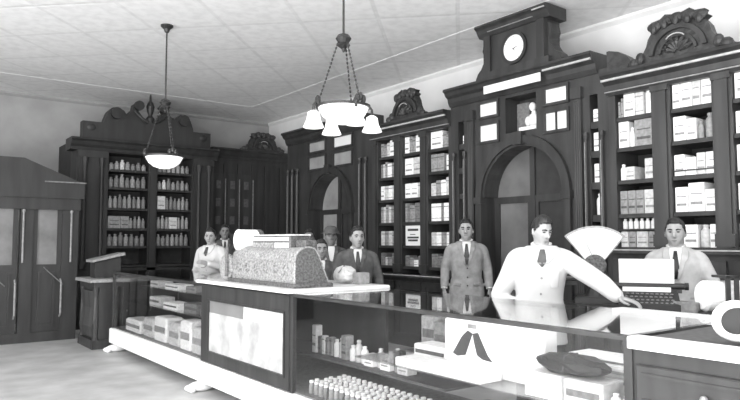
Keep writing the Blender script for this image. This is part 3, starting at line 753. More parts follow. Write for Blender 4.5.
# printer drum at the far end
dr = MB().lathe([(.0, 0), (.10, 0), (.10, .20), (.0, .20)], (2.70, 5.62, SZ+.385), 24, axis='x'); 
dro = dr.build('paper_drum', M['tone1'], t, False)
MB().lathe([(.102, 0), (.102, .05), (.06, .06)], (2.88, 5.62, SZ+.385), 24, axis='x').build('drum_cap', M['regd'], dro)
MB().box(2.75, 2.85, 5.55, 5.69, SZ+.2, SZ+.34).build('drum_bracket', M['regd'], t)
MB().lathe([(0, 0), (.11, 0), (.125, .02), (.125, .05), (.10, .07), (0, .07)], (rx0-.03, ry1+.10, SZ+.13), 24, axis='x').build('round_end_boss', M['regi'], t)
MB().tube([(2.60, ry1-.02, SZ+.05), (2.60, ry1-.02, SZ+.32)], .016, 8).build('column', M['regd'], t)

# ------------------------------------------------------------------ people
def cat(P, n):
    P = [Vector(p) for p in P]; out = []
    for i in range(len(P)-1):
        p0, p1, p2, p3 = P[max(i-1, 0)], P[i], P[i+1], P[min(i+2, len(P)-1)]
        for k in range(n):
            t_ = k/n
            out.append(.5*((2*p1)+(p2-p0)*t_+(2*p0-5*p1+4*p2-p3)*t_*t_+(3*p1-p0-3*p2+p3)*t_**3))
    out.append(P[-1]); return out
def limb(mb, joints, radii, seg=12, n=5):
    Q = cat([tuple(j)+(r,) for j, r in zip(joints, radii)], n) if False else None
    P = cat(joints, n)
    R = []
    for i in range(len(radii)-1):
        for k in range(n): R.append(radii[i]+(radii[i+1]-radii[i])*k/n)
    R.append(radii[-1])
    mb.tube(P, R, seg)
    mb.ell(P[0], (R[0],)*3, seg, 8); mb.ell(P[-1], (R[-1],)*3, seg, 8)
TORSO = [(.80, .150, .100, 0), (.88, .168, .115, 0), (.96, .162, .112, 0), (1.06, .145, .100, -.005), (1.16, .152, .106, -.008), (1.26, .168, .114, -.008), (1.33, .176, .112, 0), (1.38, .166, .098, .008), (1.42, .128, .082, .012), (1.465, .076, .066, .014)]
def tsec(z):
    T = TORSO
    if z <= T[0][0]: return T[0][1:]
    for a, b in zip(T, T[1:]):
        if z <= b[0]:
            k = (z-a[0])/(b[0]-a[0]); return tuple(a[i]+(b[i]-a[i])*k for i in (1, 2, 3))
    return T[-1][1:]
class Figure:
    def __init__(s, lean=(0, 0), grow=1.0): s.lean = lean; s.grow = grow
    def off(s, z):
        k = max(0, (z-.9)/.55); k = k**1.15
        return Vector((s.lean[0]*k, -s.lean[1]*k, -.10*(abs(s.lean[1])+abs(s.lean[0]))*k))
    def bend(s, p): p = Vector(p); return p+s.off(p.z)
    def torso(s, mb, g, z0, z1, seg=24, flare=0):
        vs = []; zs = [z0+(z1-z0)*i/16 for i in range(17)]
        for z in zs:
            rx, ry, cy = tsec(z); f = flare*max(0, (1.05-z)/.3)
            for k in range(seg):
                a = 2*PI*k/seg; ca, sa = math.cos(a), math.sin(a); e = .85
                x = (rx+g+f)*math.copysign(abs(ca)**e, ca); y = (ry+g+f*.6)*math.copysign(abs(sa)**e, sa)+cy
                vs.append(s.bend((x, y, z)))
        n = len(zs)
        fs = [(i*seg+k, i*seg+(k+1)%seg, (i+1)*seg+(k+1)%seg, (i+1)*seg+k) for i in range(n-1) for k in range(seg)]
        fs += [tuple(range(seg-1,-1,-1)), tuple(range((n-1)*seg, n*seg))]
        mb.add(vs, fs)
    def front(s, x, z, g):
        rx, ry, cy = tsec(z); q = min(.999, abs(x)/(rx+g)); e = .85
        ca = q**(1/e); sa = math.sqrt(max(0, 1-ca*ca))
        return s.bend((x, cy-(ry+g)*sa**e, z))
    def patch(s, rows, g, th=.006):
        """rows: list of (z, xl, xr): a strip lying on the chest"""
        mb = MB(); nx = 6; outer = []; inner = []
        for (z, a, b) in rows:
            for k in range(nx+1):
                x = a+(b-a)*k/nx; outer.append(s.front(x, z, g+th)); inner.append(s.front(x, z, g-.015))
        n = len(rows); fs = []; N = len(outer)
        for i in range(n-1):
            for k in range(nx):
                a = i*(nx+1)+k; b = a+nx+1
                fs.append((a, a+1, b+1, b)); fs.append((N+a, N+b, N+b+1, N+a+1))
        ring = [k for k in range(nx+1)]+[i*(nx+1)+nx for i in range(1, n)]+[(n-1)*(nx+1)+k for k in range(nx-1,-1,-1)]+[i*(nx+1) for i in range(n-2, 0, -1)]
        for i in range(len(ring)):
            a, b = ring[i], ring[(i+1)%len(ring)]; fs.append((a, N+a, N+b, b))
        return mb.add(outer+inner, fs)
def hand(mb, wrist, d, nrm, side, curl=.5, size=1.0):
    """palm, four fingers, thumb. d: pointing direction; nrm: back of the hand; side: +1/-1 thumb side"""
    d = Vector(d).normalized(); n = Vector(nrm); n = (n-d*n.dot(d)).normalized(); s = d.cross(n)*side
    w = Vector(wrist)
    rot = Matrix((s, d, n)).transposed()
    mb.ell(w+d*.045*size, (.040*size, .052*size, .017*size), 12, 8, rot=rot)
    for k, L in enumerate((.072, .080, .075, .058)):
        o = w+d*.085*size+s*(.028-.0185*k)*size
        pts = [o]; a = .15
        dirn = d
        for j in range(3):
            a_ = curl*(j+.4)*.75
            dirn = (d*math.cos(a_)-n*math.sin(a_))
            pts.append(pts[-1]+dirn*L*size*(.42, .32, .26)[j])
        limb(mb, pts, [.0098*size, .0092*size, .0085*size, .0072*size], 8, 3)
    o = w+d*.02*size+s*.032*size
    p1 = o+(d*.5+s*.75-n*.2).normalized()*.036*size; p2 = p1+(d*.85+s*.35-n*.35*curl).normalized()*.032*size; p3 = p2+(d*.95-n*.35*curl).normalized()*.024*size
    limb(mb, [o, p1, p2, p3], [.013*size, .0115*size, .0105*size, .0085*size], 8, 3)

def head_fn(p, hs):
    """map a unit-sphere point to a head surface point (front = -y), head centre at origin"""
    x, y, z = p
    X, Y, Z = x*.076, y*.096, z*.122
    if z < 0:
        k = -z; X *= 1-.30*k**1.3; Y = Y*(1-.12*k) - .012*k*(1 if y < .3 else 0)
        if y > 0: Y *= 1-.35*k
    if y < -.55:                      # flatten the face
        Y += (-y-.55)*.020
    ex = abs(abs(X)-.032); ez = abs(Z-.010)
    if y < -.3: Y += .010*math.exp(-(ex/.016)**2-(ez/.013)**2)              # eye sockets
    if y < -.3: Y -= .006*math.exp(-(abs(X)/.05)**2-(abs(Z-.030)/.010)**2)   # brow
    if y < -.3: Y -= .006*math.exp(-(X/.022)**2-((Z+.062)/.012)**2)          # lips
    if y < -.2: Y -= .008*math.exp(-(X/.026)**2-((Z+.105)/.016)**2)          # chin
    return Vector((X, Y, Z))*hs
def sphere_pts(seg, rings):
    return [[(math.sin(PI*i/rings)*math.cos(2*PI*k/seg), math.sin(PI*i/rings)*math.sin(2*PI*k/seg), math.cos(PI*i/rings)) for k in range(seg)] for i in range(rings+1)]
def remesh(o, vox, sm=4):
    r = o.modifiers.new('remesh', 'REMESH'); r.mode = 'VOXEL'; r.voxel_size = vox; r.use_smooth_shade = True
    s = o.modifiers.new('smooth', 'SMOOTH'); s.iterations = sm; s.factor = .5
    dg = bpy.context.evaluated_depsgraph_get()
    me = bpy.data.meshes.new_from_object(o.evaluated_get(dg)); old = o.data
    o.modifiers.clear(); o.data = me; me.name = o.name
    for p in me.polygons: p.use_smooth = True

def person(label, loc, face_to, scale=1.0, lean=(0, 0), head_yaw=0, head_pitch=0, head_roll=0, coat='suit', arms=None, skin='skin', kind='suit',
           tie=True, hat=False, vox=.009, hands=True, tie_mat='tie', group=None, hem=.74, curl=.5, hand_dirs=None, head_scale=1.0):
    fx, fy = face_to[0]-loc[0], face_to[1]-loc[1]
    rz = math.atan2(fx, -fy)
    t = thing('person', label, 'person', loc, group, rz, world=False)
    t.scale = (scale,)*3
    fg = Figure(lean)
    inv = (Matrix.Translation(loc) @ Matrix.Rotation(rz, 4, 'Z') @ Matrix.Scale(scale, 4)).inverted()
    A = {}
    for sg in (-1, 1):                # -1: right arm, +1: left arm
        a = (arms or {}).get(sg)
        sh = fg.bend((sg*.174, .006, 1.355))
        if a:
            el, wr = [inv @ Vector(p) if len(p) == 3 and mode == 'w' else Vector(p) for p, mode in a]
        else:
            el = fg.bend((sg*.245, .03, 1.09)); wr = fg.bend((sg*.255, -.06, .845))
        A[sg] = (sh, el, wr)
    # --- body: one continuous skin surface
    mb = MB()
    fg.torso(mb, 0, .82, 1.465)
    nb = fg.bend((0, .012, 1.44)); hc = fg.bend((0, -.022, 1.0))*0+fg.bend((0, .0, 1.45))+Vector((0, -.024, .012+.120*head_scale))
    limb(mb, [nb, (nb+hc)/2+Vector((0, .012, -.01)), hc+Vector((0, .015, -.03))], [.062, .055, .056], 14)
    hs = head_scale
    hr = Matrix.Rotation(head_yaw, 3, 'Z') @ Matrix.Rotation(head_pitch, 3, 'X') @ Matrix.Rotation(head_roll, 3, 'Y')
    H_ = lambda p: hc+hr @ Vector(p)
    sp = sphere_pts(48, 36); vs = [H_(head_fn(p, hs)) for row in sp for p in row]; seg = 48
    mb.add(vs, [(i*seg+k, (i+1)*seg+k, (i+1)*seg+(k+1)%seg, i*seg+(k+1)%seg) for i in range(36) for k in range(seg)])
    mb.tube([H_(Vector(p)*hs) for p in ((0, -.086, .018), (0, -.098, -.004), (0, -.110, -.024), (0, -.096, -.036))], [.009*hs, .012*hs, .0155*hs, .011*hs], 10)
    for sg in (-1, 1):
        mb.ell(H_(Vector((sg*.079, .008, -.008))*hs), (.010*hs, .019*hs, .032*hs), 10, 8)
        mb.ell(H_(Vector((sg*.012, -.096, -.031))*hs), (.009*hs, .009*hs, .008*hs), 8, 6)
    for sg in (-1, 1):
        sh, el, wr = A[sg]
        limb(mb, [sh, (sh+el)/2, el, (el*.6+wr*.4), wr], [.056, .050, .041, .042, .027], 12)
        if hands:
            hd = (hand_dirs or {}).get(sg)
            dv, nv = hd if hd else ((wr-el), Vector((sg, 0, .25)))
            if hd: dv = inv.to_3x3() @ Vector(dv); nv = inv.to_3x3() @ Vector(nv)
            Dn = Vector(dv).normalized(); Nn = Vector(nv); Nn = (Nn-Dn*Nn.dot(Dn)).normalized(); S = Dn.cross(Nn)
            want = Vector((-sg*.3, -1, .2)) if not hd else Vector((-sg, -.2, 0))
            hand(mb, wr, dv, nv, 1 if S.dot(want) > 0 else -1, curl)
        hip = Vector((sg*.085, 0, .86)); kn = Vector((sg*.095, -.01, .48)); an = Vector((sg*.10, .02, .08))
        limb(mb, [hip, (hip+kn)/2, kn, kn*.65+an*.35+Vector((0, .012, 0)), an], [.085, .078, .055, .055, .036], 12)
        mb.ell((sg*.105, -.045, .04), (.042, .11, .036), 12, 8)
    body = mb.build('body', M[skin], t)
    remesh(body, vox, 3)
    # --- face details
    for sg in (-1, 1):
        MB().ell(H_(Vector((sg*.031, -.0815, .010))*hs), (.013*hs, .006*hs, .0055*hs), 10, 6).build('eye', M['eye'], body, True)
        MB().tube([H_(Vector(p)*hs) for p in ((sg*.014, -.094, .027), (sg*.032, -.092, .033), (sg*.052, -.078, .027))], [.005*hs, .0058*hs, .003*hs], 6).build('eyebrow', M['hair'], body, True)
    MB().ell(H_(Vector((0, -.0935, -.062))*hs), (.023*hs, .007*hs, .0055*hs), 10, 6, rot=hr).build('mouth', M['lip'], body, True)
    # --- hair: cap over the skull with a parted front
    hb = MB(); seg = 48; rings = 36; keep = {}; vsl = []
    for i, row in enumerate(sp):
        for p in row:
            q = head_fn(p, hs)*1.0; n = Vector(p)
            front = -p[1]
            fr_ = front/max(1e-3, math.hypot(p[0], p[1])); K = [(-2, -.42), (-.5, -.42), (0, -.16), (.2, -.05), (.42, .22), (.62, .52), (.8, .60), (2, .62)]
            for (a_, la), (b_, lb) in zip(K, K[1:]):
                if a_ <= fr_ <= b_: line = la+(lb-la)*(fr_-a_)/(b_-a_)
            keep[len(vsl)] = p[2] > line
            lift = .006+.008*max(0, p[2])+.010*max(0, front)*max(0, p[2])+.003*math.sin(9*p[0]+5*p[1])
            vsl.append((q+n*lift, q-n*.006))
    fs = []; ids = {}
    V2 = []
    def vid(i, w):
        if (i, w) not in ids: ids[(i, w)] = len(V2); V2.append(H_(vsl[i][w]))
        return ids[(i, w)]
    edge = {}
    for i in range(rings):
        for k in range(seg):
            f = (i*seg+k, (i+1)*seg+k, (i+1)*seg+(k+1)%seg, i*seg+(k+1)%seg)
            if all(keep[j] for j in f):
                fs.append(tuple(vid(j, 0) for j in f)); fs.append(tuple(vid(j, 1) for j in reversed(f)))
                for a, b in zip(f, f[1:]+f[:1]):
                    if (b, a) in edge: del edge[(b, a)]
                    else: edge[(a, b)] = 1
    for (a, b) in edge:
        if a != b: fs.append((vid(a, 0), vid(a, 1), vid(b, 1), vid(b, 0)))
    fs = [f for f in fs if len(set(f)) == len(f)]
    hb.add(V2, fs)
    hb.build('hair', M['hair'], body, True)
    if hat:
        hm = MB().lathe([(.0, .135), (.05, .13), (.085, .105), (.10, .06), (.102, .045), (.135, .036), (.14, .028), (.10, .03)], (0, 0, 0), 24, sy=1.15)
        hm.v = [tuple(H_(Vector(p)*hs+Vector((0, .004, .012)))) for p in hm.v]
        hm.build('hat', M['suitd'], t, True)
    # --- trousers and shoes
    mb = MB(); fg.torso(mb, .012, .80, 1.02)
    for sg in (-1, 1):
        hip = Vector((sg*.085, 0, .86)); kn = Vector((sg*.097, -.01, .48)); an = Vector((sg*.102, .02, .10))
        limb(mb, [hip, (hip+kn)/2, kn, an], [.098, .092, .075, .068], 14)
    tr_ = mb.build('trousers', M['trouser'], t); remesh(tr_, .014, 3)
    for sg in (-1, 1):
        MB().ell((sg*.105, -.05, .045), (.05, .135, .045), 14, 8).ell((sg*.105, .04, .06), (.048, .06, .055), 12, 8).box(sg*.105-.045, sg*.105+.045, -.15, .09, 0, .02).build('shoe', M['shoe'], t, True)
    # --- upper garment
    g = .022 if kind == 'suit' else .026
    mb = MB(); fg.torso(mb, g, hem, 1.46, flare=.02 if kind == 'suit' else .03)
    for sg in (-1, 1):
        sh, el, wr = A[sg]
        w2 = wr+(el-wr).normalized()*(.015 if kind == 'suit' else .03)
        sh0 = fg.bend((sg*.11, .010, 1.385))
        rr = [.060, .066, .062, .054, .052, .043] if kind == 'suit' else [.064, .075, .074, .066, .060, .050]
        limb(mb, [sh0, sh, (sh+el)/2, el, (el+w2)/2, w2], rr, 14)
    jk = mb.build('jacket' if kind == 'suit' else 'white_coat', M[coat], t); remesh(jk, vox*1.1, 4)
    if kind == 'suit':
        for sg in (-1, 1):
            sh, el, wr = A[sg]; dd = (wr-el).normalized()
            MB().tube([wr-dd*.02, wr+dd*.008], [.040, .037], 14).build('shirt_cuff', M['linen'], t, True)
        fg.patch([(1.455, -.05, .05), (1.42, -.052, .052), (1.36, -.045, .045), (1.28, -.03, .03), (1.19, -.006, .006)], g, .004).build('shirt_front', M['linen'], t, True)
        for sg in (-1, 1):
            rows = [(1.455, .045, .085), (1.42, .048, .10), (1.37, .040, .098), (1.345, .036, .075), (1.28, .022, .062), (1.19, .0, .022)]
            fg.patch([(z, sg*a, sg*b) for z, a, b in rows], g, .012).build('lapel', M[coat], jk, True)
            fg.patch([(1.12, sg*.075, sg*.14), (1.085, sg*.075, sg*.14)] if False else [(1.0, sg*.07, sg*.145), (.965, sg*.07, sg*.145)], g+.012, .006).build('pocket_flap', M[coat], jk, True)
        bt = MB()
        for z in (1.16, 1.06, .97): bt.ell(fg.front(.006, z, g+.01), (.009, .006, .009), 8, 6)
        bt.build('button', M['ink'], jk, True)
    else:
        fg.patch([(1.455, -.05, .05), (1.42, -.05, .05), (1.36, -.03, .03), (1.31, -.008, .008)], g, .003).build('shirt_front', M['linen'], t, True)
        for sg in (-1, 1):
            rows = [(1.46, .03, .09), (1.43, .03, .105), (1.38, .022, .09), (1.33, .006, .05)]
            fg.patch([(z, sg*a, sg*b) for z, a, b in rows], g, .012).build('collar', M[coat], jk, True)
        bt = MB()
        for z in (1.22, 1.10, .98): bt.ell(fg.front(.0, z, g+.006), (.008, .005, .008), 8, 6)
        bt.build('button', M['tone3'], jk, True)
        fg.patch([(1.27, .06, .13), (1.265, .06, .13), (1.15, .065, .125), (1.145, .07, .12)], g+.002, .005).build('pocket', M[coat], jk, True)
    # shirt collar band and tie
    cb = MB(); 
    for sg in (-1, 1):
        cb.tube([nb+Vector((sg*x, y, z)) for x, y, z in ((.0, .066, .045), (.045, .045, .042), (.064, .0, .032), (.045, -.050, .012), (.012, -.068, -.008))], [.012, .013, .013, .013, .010], 8)
    cb.build('shirt_collar', M['linen'], t, True)
    if tie:
        kn_ = nb+Vector((0, -.078, -.012))
        tm = MB().ell(kn_, (.020, .016, .022), 10, 8)
        tie_rows = [(1.43, -.012, .012), (1.38, -.018, .018), (1.30, -.028, .028), (1.20, -.012, .012)] if kind == 'suit' else [(1.435, -.016, .016), (1.39, -.026, .026), (1.345, -.036, .030), (1.305, -.006, .006)]
        pt = fg.patch(tie_rows, g+.004, .010); tm.add(pt.v, pt.f)
        tm.build('necktie', M[tie_mat], t, True)
    return t

def at(u, d, z=0.0):           # a standing place: picture column u seen at range d
    r = (u-370)/F; return (d*(math.sin(YAW)+r*math.cos(YAW)), d*(math.cos(YAW)-r*math.sin(YAW)), z)
L_ = lambda p: (p, 'l')
Wd = lambda p: (p, 'w')
# front man in the white coat
p = at(537, 4.85)
sh_w = None
person('young man in white coat and dark tie leaning over the glass counter, looking down', p, (p[0]-.74, p[1]-.67), .985, lean=(.02, .13), head_yaw=.55, head_pitch=.26,
       coat='shirt', kind='coat', vox=.0075, hem=.72, tie_mat='suitd',
       arms={1: (Wd(on_x(601, 283, 3.95)), Wd(on_x(619, 298, 3.92))), -1: (L_((-.285, -.02, 1.05)), L_((-.04, -.24, .95)))},
       hand_dirs={1: ((.25, -.95, -.2), (0, 0, 1))}, curl=.45, head_scale=.87)
# man at the typing desk
p = at(675, 5.25)
person('man in pale jacket and black tie behind the typewriter with the white sheet', p, (0, .3), .965, head_yaw=-.05, head_pitch=.05, coat='suitl', tie_mat='black', arms={1: (L_((.30, -.02, 1.10)), L_((.18, -.26, 1.02))), -1: (L_((-.30, -.02, 1.10)), L_((-.18, -.26, 1.02)))}, head_scale=.98)
# man standing in the middle
p = at(466, 7.35)
person('man in grey buttoned suit standing before the central arch, arms at his sides', p, (.3, 0), 1.0, coat='suit', head_yaw=-.1, arms={1: (L_((.235, .03, 1.16)), L_((.25, -.04, .94))), -1: (L_((-.235, .03, 1.16)), L_((-.25, -.04, .94)))}, skin='skin', curl=.7)
# suited man near the register
p = at(357, 6.9)
person('man in dark suit with white collar standing right of the cash register', p, (.5, -.3), .945, coat='suitd', head_yaw=.2, arms={-1: (L_((-.27, -.02, 1.13)), L_((-.16, -.27, 1.17))), 1: (L_((.25, .03, 1.13)), L_((.25, -.06, .9)))}, skin='skin')
# man in white at the far left
p = at(213, 9.2)
person('man in white coat at the far end of the counter, left of the cash register', p, (p[0]-.95, p[1]-.62), .965, lean=(.0, .04), coat='shirt', kind='coat', head_yaw=.35, head_pitch=.08, arms={1: (L_((.31, -.06, 1.12)), L_((.14, -.33, 1.20))), -1: (L_((-.26, 0, 1.10)), L_((-.16, -.25, 1.02)))}, skin='skin')
# onlookers in the shade
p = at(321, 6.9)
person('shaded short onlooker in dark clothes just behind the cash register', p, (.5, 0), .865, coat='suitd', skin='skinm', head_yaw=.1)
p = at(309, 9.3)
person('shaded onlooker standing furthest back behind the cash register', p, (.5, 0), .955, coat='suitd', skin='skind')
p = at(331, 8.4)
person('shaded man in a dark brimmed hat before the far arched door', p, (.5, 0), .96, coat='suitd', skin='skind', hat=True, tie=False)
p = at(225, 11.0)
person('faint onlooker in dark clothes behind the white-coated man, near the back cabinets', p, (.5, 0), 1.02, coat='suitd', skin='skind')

# ------------------------------------------------------------------ goods by the register
t = thing('paper_parcel', 'crumpled pale paper parcel on the slab beside the cash register', 'parcel', (3.35, 4.75, SZ))
pm = MB().ell((3.34, 4.80, SZ+.075), (.10, .13, .075), 9, 6); random.seed(3)
pm.v = [(x+random.uniform(-.014, .014), y+random.uniform(-.014, .014), max(SZ, z+random.uniform(-.012, .012))) for x, y, z in pm.v]
pm.build('wrapping', M['tone2'], t)
MB().tube([(3.25, 4.75, SZ+.10), (3.33, 4.78, SZ+.155), (3.42, 4.82, SZ+.11)], .006, 6).build('string', M['tone4'], t)
c = on_z(361, 284, SZ)
solo(MB().cbox(c.x-.06, c.x+.06, c.y-.05, c.y+.05, SZ if c.x < 3.5 else TZ, SZ+.10, .006), 'carton', M['tone3'], 'small grey box on the slab in front of the dark-suited man', 'box', (c.x, c.y, SZ))

# ------------------------------------------------------------------ work desk behind the counter
TD = .985
t = thing('work_desk', 'dark wooden work desk behind the glass counter on the right', 'desk', (4.5, 1.9, 0))
MB().cbox(4.20, 4.80, .9, 3.2, TD-.035, TD, .008).build('desk_top', M['wood'], t)
for x in (4.25, 4.75):
    for y in (.97, 3.13): MB().box(x-.03, x+.03, y-.03, y+.03, 0, TD-.035).build('leg', M['wood'], t)
MB().box(4.22, 4.24, .95, 3.15, TD-.18, TD-.035).box(4.76, 4.78, .95, 3.15, TD-.18, TD-.035).build('apron', M['wood'], t)

# fan scale
sx_, sy_ = at(594, 5.05)[:2]
t = thing('fan_scale', 'shop scale with large white fan-shaped dial on the desk behind the counter', 'scale', (sx_, sy_, TD), None, math.atan2(-sx_, sy_), world=False)
MB().cbox(-.16, .16, -.12, .12, 0, .05, .012).lathe([(.09, .05), (.07, .08), (.045, .14), (.04, .28)], seg=14).build('base', M['iron'], t)
def fan(r0, r1, a0, zc, y0, y1, n=20):
    mb = MB()
    for k in range(n):
        a, b = -a0+2*a0*k/n, -a0+2*a0*(k+1)/n
        mb.prism([(r0*math.sin(a), zc+r0*math.cos(a)), (r1*math.sin(a), zc+r1*math.cos(a)), (r1*math.sin(b), zc+r1*math.cos(b)), (r0*math.sin(b), zc+r0*math.cos(b))], 'y', y0, y1)
    return mb
FZ, R1, AA = .235, .355, .68
f = fan(.09, R1, AA, FZ, -.02, .02).build('fan_case', M['tone3'], t)
fan(.10, R1-.018, AA-.04, FZ, -.024, -.02).build('fan_dial', M['paperb'], f)
g_ = MB()
for k in range(25):
    a = -AA+.07+2*(AA-.07)*k/24
    g_.tube([((R1-.045)*math.sin(a), -.0245, FZ+(R1-.045)*math.cos(a)), ((R1-.028)*math.sin(a), -.0245, FZ+(R1-.028)*math.cos(a))], .0012, 4)
g_.build('graduation', M['tone3'], f)
MB().tube([(0, -.028, FZ+.08), (.03-.12, -.028, FZ+.29)], [.004, .0015], 5).build('pointer', M['tone3'], f)
MB().lathe([(0, -.04), (.075, -.04), (.085, -.03), (.085, .03), (0, .03)], (0, 0, FZ+.05), 22, axis='y').build('hub', M['regd'], t)
MB().box(-.3, -.14, -.02, .02, .13, .16).build('beam', M['iron'], t)
MB().lathe([(.0, .17), (.11, .172), (.13, .19), (.125, .192), (.0, .18)], (-.26, 0, 0), 20).lathe([(.012, .14), (.012, .175)], (-.26, 0, 0), 8).build('pan', M['brass'], t)

# typewriter
tx, ty = at(646, 4.55)[:2]
trz = math.atan2(-tx, ty)+.05
t = thing('typewriter', 'black typewriter on the desk holding a large white sheet', 'typewriter', (tx, ty, TD), None, trz, world=False)
m = MB().prism([(-.17, 0), (.17, 0), (.17, .10), (.06, .13), (-.02, .12), (-.17, .045)], 'x', -.19, .19); m.build('body', M['black'], t)
MB().tube([(-.24, .10, .155), (.24, .10, .155)], .022, 14).build('platen', M['iron'], t)
MB().box(-.22, .22, .05, .14, .11, .135).build('carriage', M['iron'], t)
for sg in (-1, 1): MB().lathe([(.026, -.012), (.026, .012)], (sg*.255, .10, .155), 14, axis='x').build('platen_knob', M['black'], t)
ks = MB()
for rr in range(4):
    for k in range(10): ks.lathe([(.010, 0), (.010, .006), (.006, .008)], (-.14+k*.031+(rr%2)*.008, -.145+rr*.032, .052+rr*.018), 8)
ks.build('key_bank', M['tone4'], t)
MB().box(-.165, .145, -.012, .003, .118, .152).build('paper_table', M['paperb'], t)
pp = MB()
pp.prism([(.075, .175), (.080, .175), (.055, .345), (.050, .345)], 'x', -.185, .175)
pp.build('paper_sheet', M['paperb'], t)
# small boxes on the desk by the typewriter
for (u, v, w_, h_, tn, lb) in ((667, 306, .10, .065, 'tone2', 'small pale box on the desk right of the typewriter'), (688, 306, .16, .07, 'tone4', 'grey box on the desk between typewriter and paper roll')):
    c = on_x(u, 300, 4.30)
    solo(MB().cbox(c.x-.05, c.x+.05, c.y-w_/2, c.y+w_/2, TD, TD+h_, .005), 'carton', M[tn], lb, 'box', (c.x, c.y, TD))
# paper roll on its iron stand
px_, py_ = at(722, 4.25)[:2]
t = thing('paper_roll_stand', 'white wrapping paper roll on a black iron stand at the desk end', 'paper roll', (px_, py_, TD), None, math.atan2(-px_, py_)+.5, world=False)
MB().box(-.17, .17, -.08, .08, 0, .015).build('base', M['iron'], t)
MB().lathe([(0, -.15), (.085, -.15), (.1, -.13), (.1, .13), (.085, .15), (0, .15)], (0, .01, .115), 26, axis='x').build('paper_roll', M['tone1'], t, False)
for x in (-.035, .02): MB().box(x-.014, x+.014, -.115, -.10, 0, .25).build('upright', M['iron'], t)
MB().box(-.05, .035, -.115, .06, .235, .25).build('cutter_bar', M['iron'], t)

# white bowl at the right end of the counter
bo = on_x(738, 331, 2.72)
t = thing('enamel_bowl', 'white enamel bowl propped on edge at the right end of the counter', 'bowl', (bo.x, bo.y, TZ), None, math.atan2(-bo.x, bo.y)+.25, world=False)
bm_ = MB().lathe([(.001, .058), (.04, .055), (.052, .03), (.055, -.03), (.064, -.038), (.078, -.032), (.082, .0), (.07, .05), (.04, .075), (.001, .078)], (0, .02, .082), 28, axis='y', sx=1.12)
bm_.build('bowl', M['white'], t, True)
MB().lathe([(0.001, -.004), (.053, -.004), (.05, .028), (0.001, .05)], (0, .02, .082), 24, axis='y', sx=1.12).build('dark_filling', M['black'], t)

# ------------------------------------------------------------------ goods inside the counter
# rows of small jars on the deck
jar_bm = MB().lathe([(.019, 0), (.021, .005), (.021, .06), (.016, .07), (.016, .078)], seg=10)
jm = jar_bm.mesh('jar', smooth=True); jm.materials.append(M['tone3'])
jm2 = jar_bm.mesh('jar', smooth=True); jm2.materials.append(M['tone4'])
lid_bm = MB().lathe([(.018, .078), (.018, .094), (.014, .097)], seg=10); lm = lid_bm.mesh('lid'); lm.materials.append(M['tone1'])
random.seed(11)
ROWN = ['front', 'second', 'third', 'fourth', 'fifth', 'sixth']
for r_ in range(6):
    for k in range(20):
        x = 2.66+r_*.062; y = 4.24-k*.066+(r_ % 2)*.02
        if y < 2.95: continue
        o = bpy.data.objects.new('jar', jm if random.random() < .65 else jm2); C.objects.link(o); o.location = (x+random.uniform(-.004, .004), y+random.uniform(-.005, .005), .312)
        tag(o, '%s grey jar with white lid, %s row of the counter floor, %s' % ('pale' if o.data == jm else 'dark', ROWN[r_], '%s from the post' % (ORD[k] if k < 14 else ['fifteenth', 'sixteenth', 'seventeenth', 'eighteenth', 'nineteenth', 'twentieth'][k-14])), 'jar', 'rows of jars on the counter floor')
        l = bpy.data.objects.new('lid', lm); C.objects.link(l); l.parent = o
# row of boxes and jars on the low wooden shelf
xs = 3.12; random.seed(5); y = 5.02
seqs = [('c', 'w', .07, .24), ('c', 'd', .05, .15), ('b', 'w', .05, .16), ('b', 'g', .05, .15), ('b', 'g', .05, .16), ('j', 'w', .065, .15), ('j', 'p', .06, .17), ('c', 'g', .08, .2), ('j', 'w', .07, .13), ('j', 'p', .07, .18), ('j', 'w', .07, .14), ('c', 'w', .12, .09), ('j', 'p', .07, .15), ('c', 'w', .12, .12), ('j', 'g', .07, .18), ('c', 'p', .12, .10)]
for k, (kd, tn, w_, h_) in enumerate(seqs):
    nm = '%s %s on the low wooden shelf in the glass counter, %s from the cash register' % (TONE[tn][0], SH[kd][0], (ORD+['fifteenth', 'sixteenth'])[k])
    goods(kd, w_-.006, min(w_, .1), h_, tn, (xs+.06, y-w_/2, .47), -PI/2, nm, 'goods on the low counter shelf'); y -= w_+.01
# goods on the glass shelf: helper for flat boxes
def cbx(name, x0, x1, y0, y1, z0, h, m, label, cat_='box', c=.006, tape=None):
    loc = ((x0+x1)/2, (y0+y1)/2, z0)
    b = MB().cbox(x0, x1, y0, y1, z0, z0+h, c)
    if tape: b.box(x0-.001, x0, y0+.02, y1-.02, z0+h*.35, z0+h*.6, 1)
    return solo(b, name, [M[m], M[tape]] if tape else M[m], label, cat_, loc)
GS = .661
wb = cbx('display_box', 2.90, 3.02, 2.27, 3.05, GS, .31, 'paperb', 'large white display box in the glass counter bearing a black two-peaked emblem', 'box', .01)
em = MB()
def tri(pts): em.prism(pts, 'x', 2.8965, 2.8995)
for pts in ([(2.97, .10), (2.93, .085), (2.86, .10), (2.815, .20), (2.80, .235), (2.84, .25), (2.89, .21)], [(2.64, .085), (2.68, .12), (2.73, .20), (2.755, .245), (2.80, .235), (2.79, .19), (2.765, .11), (2.72, .09)]):
    tri([(y_, GS+z_) for y_, z_ in pts])
wb2 = em.build('emblem', M['ink'], wb, off=wb.location)
MB().box(2.8965, 2.8995, 2.77, 2.84, GS+.265, GS+.29).build('grey_mark', M['tone3'], wb, off=wb.location)
cbx('flat_box', 2.70, 2.88, 2.55, 3.30, GS, .05, 'tone1', 'long flat pale box lying in front of the emblem box')
cbx('flat_box', 2.98, 3.22, 1.72, 2.24, GS, .06, 'tone2', 'lowest flat box of the stack right of the emblem box', tape='tone4')
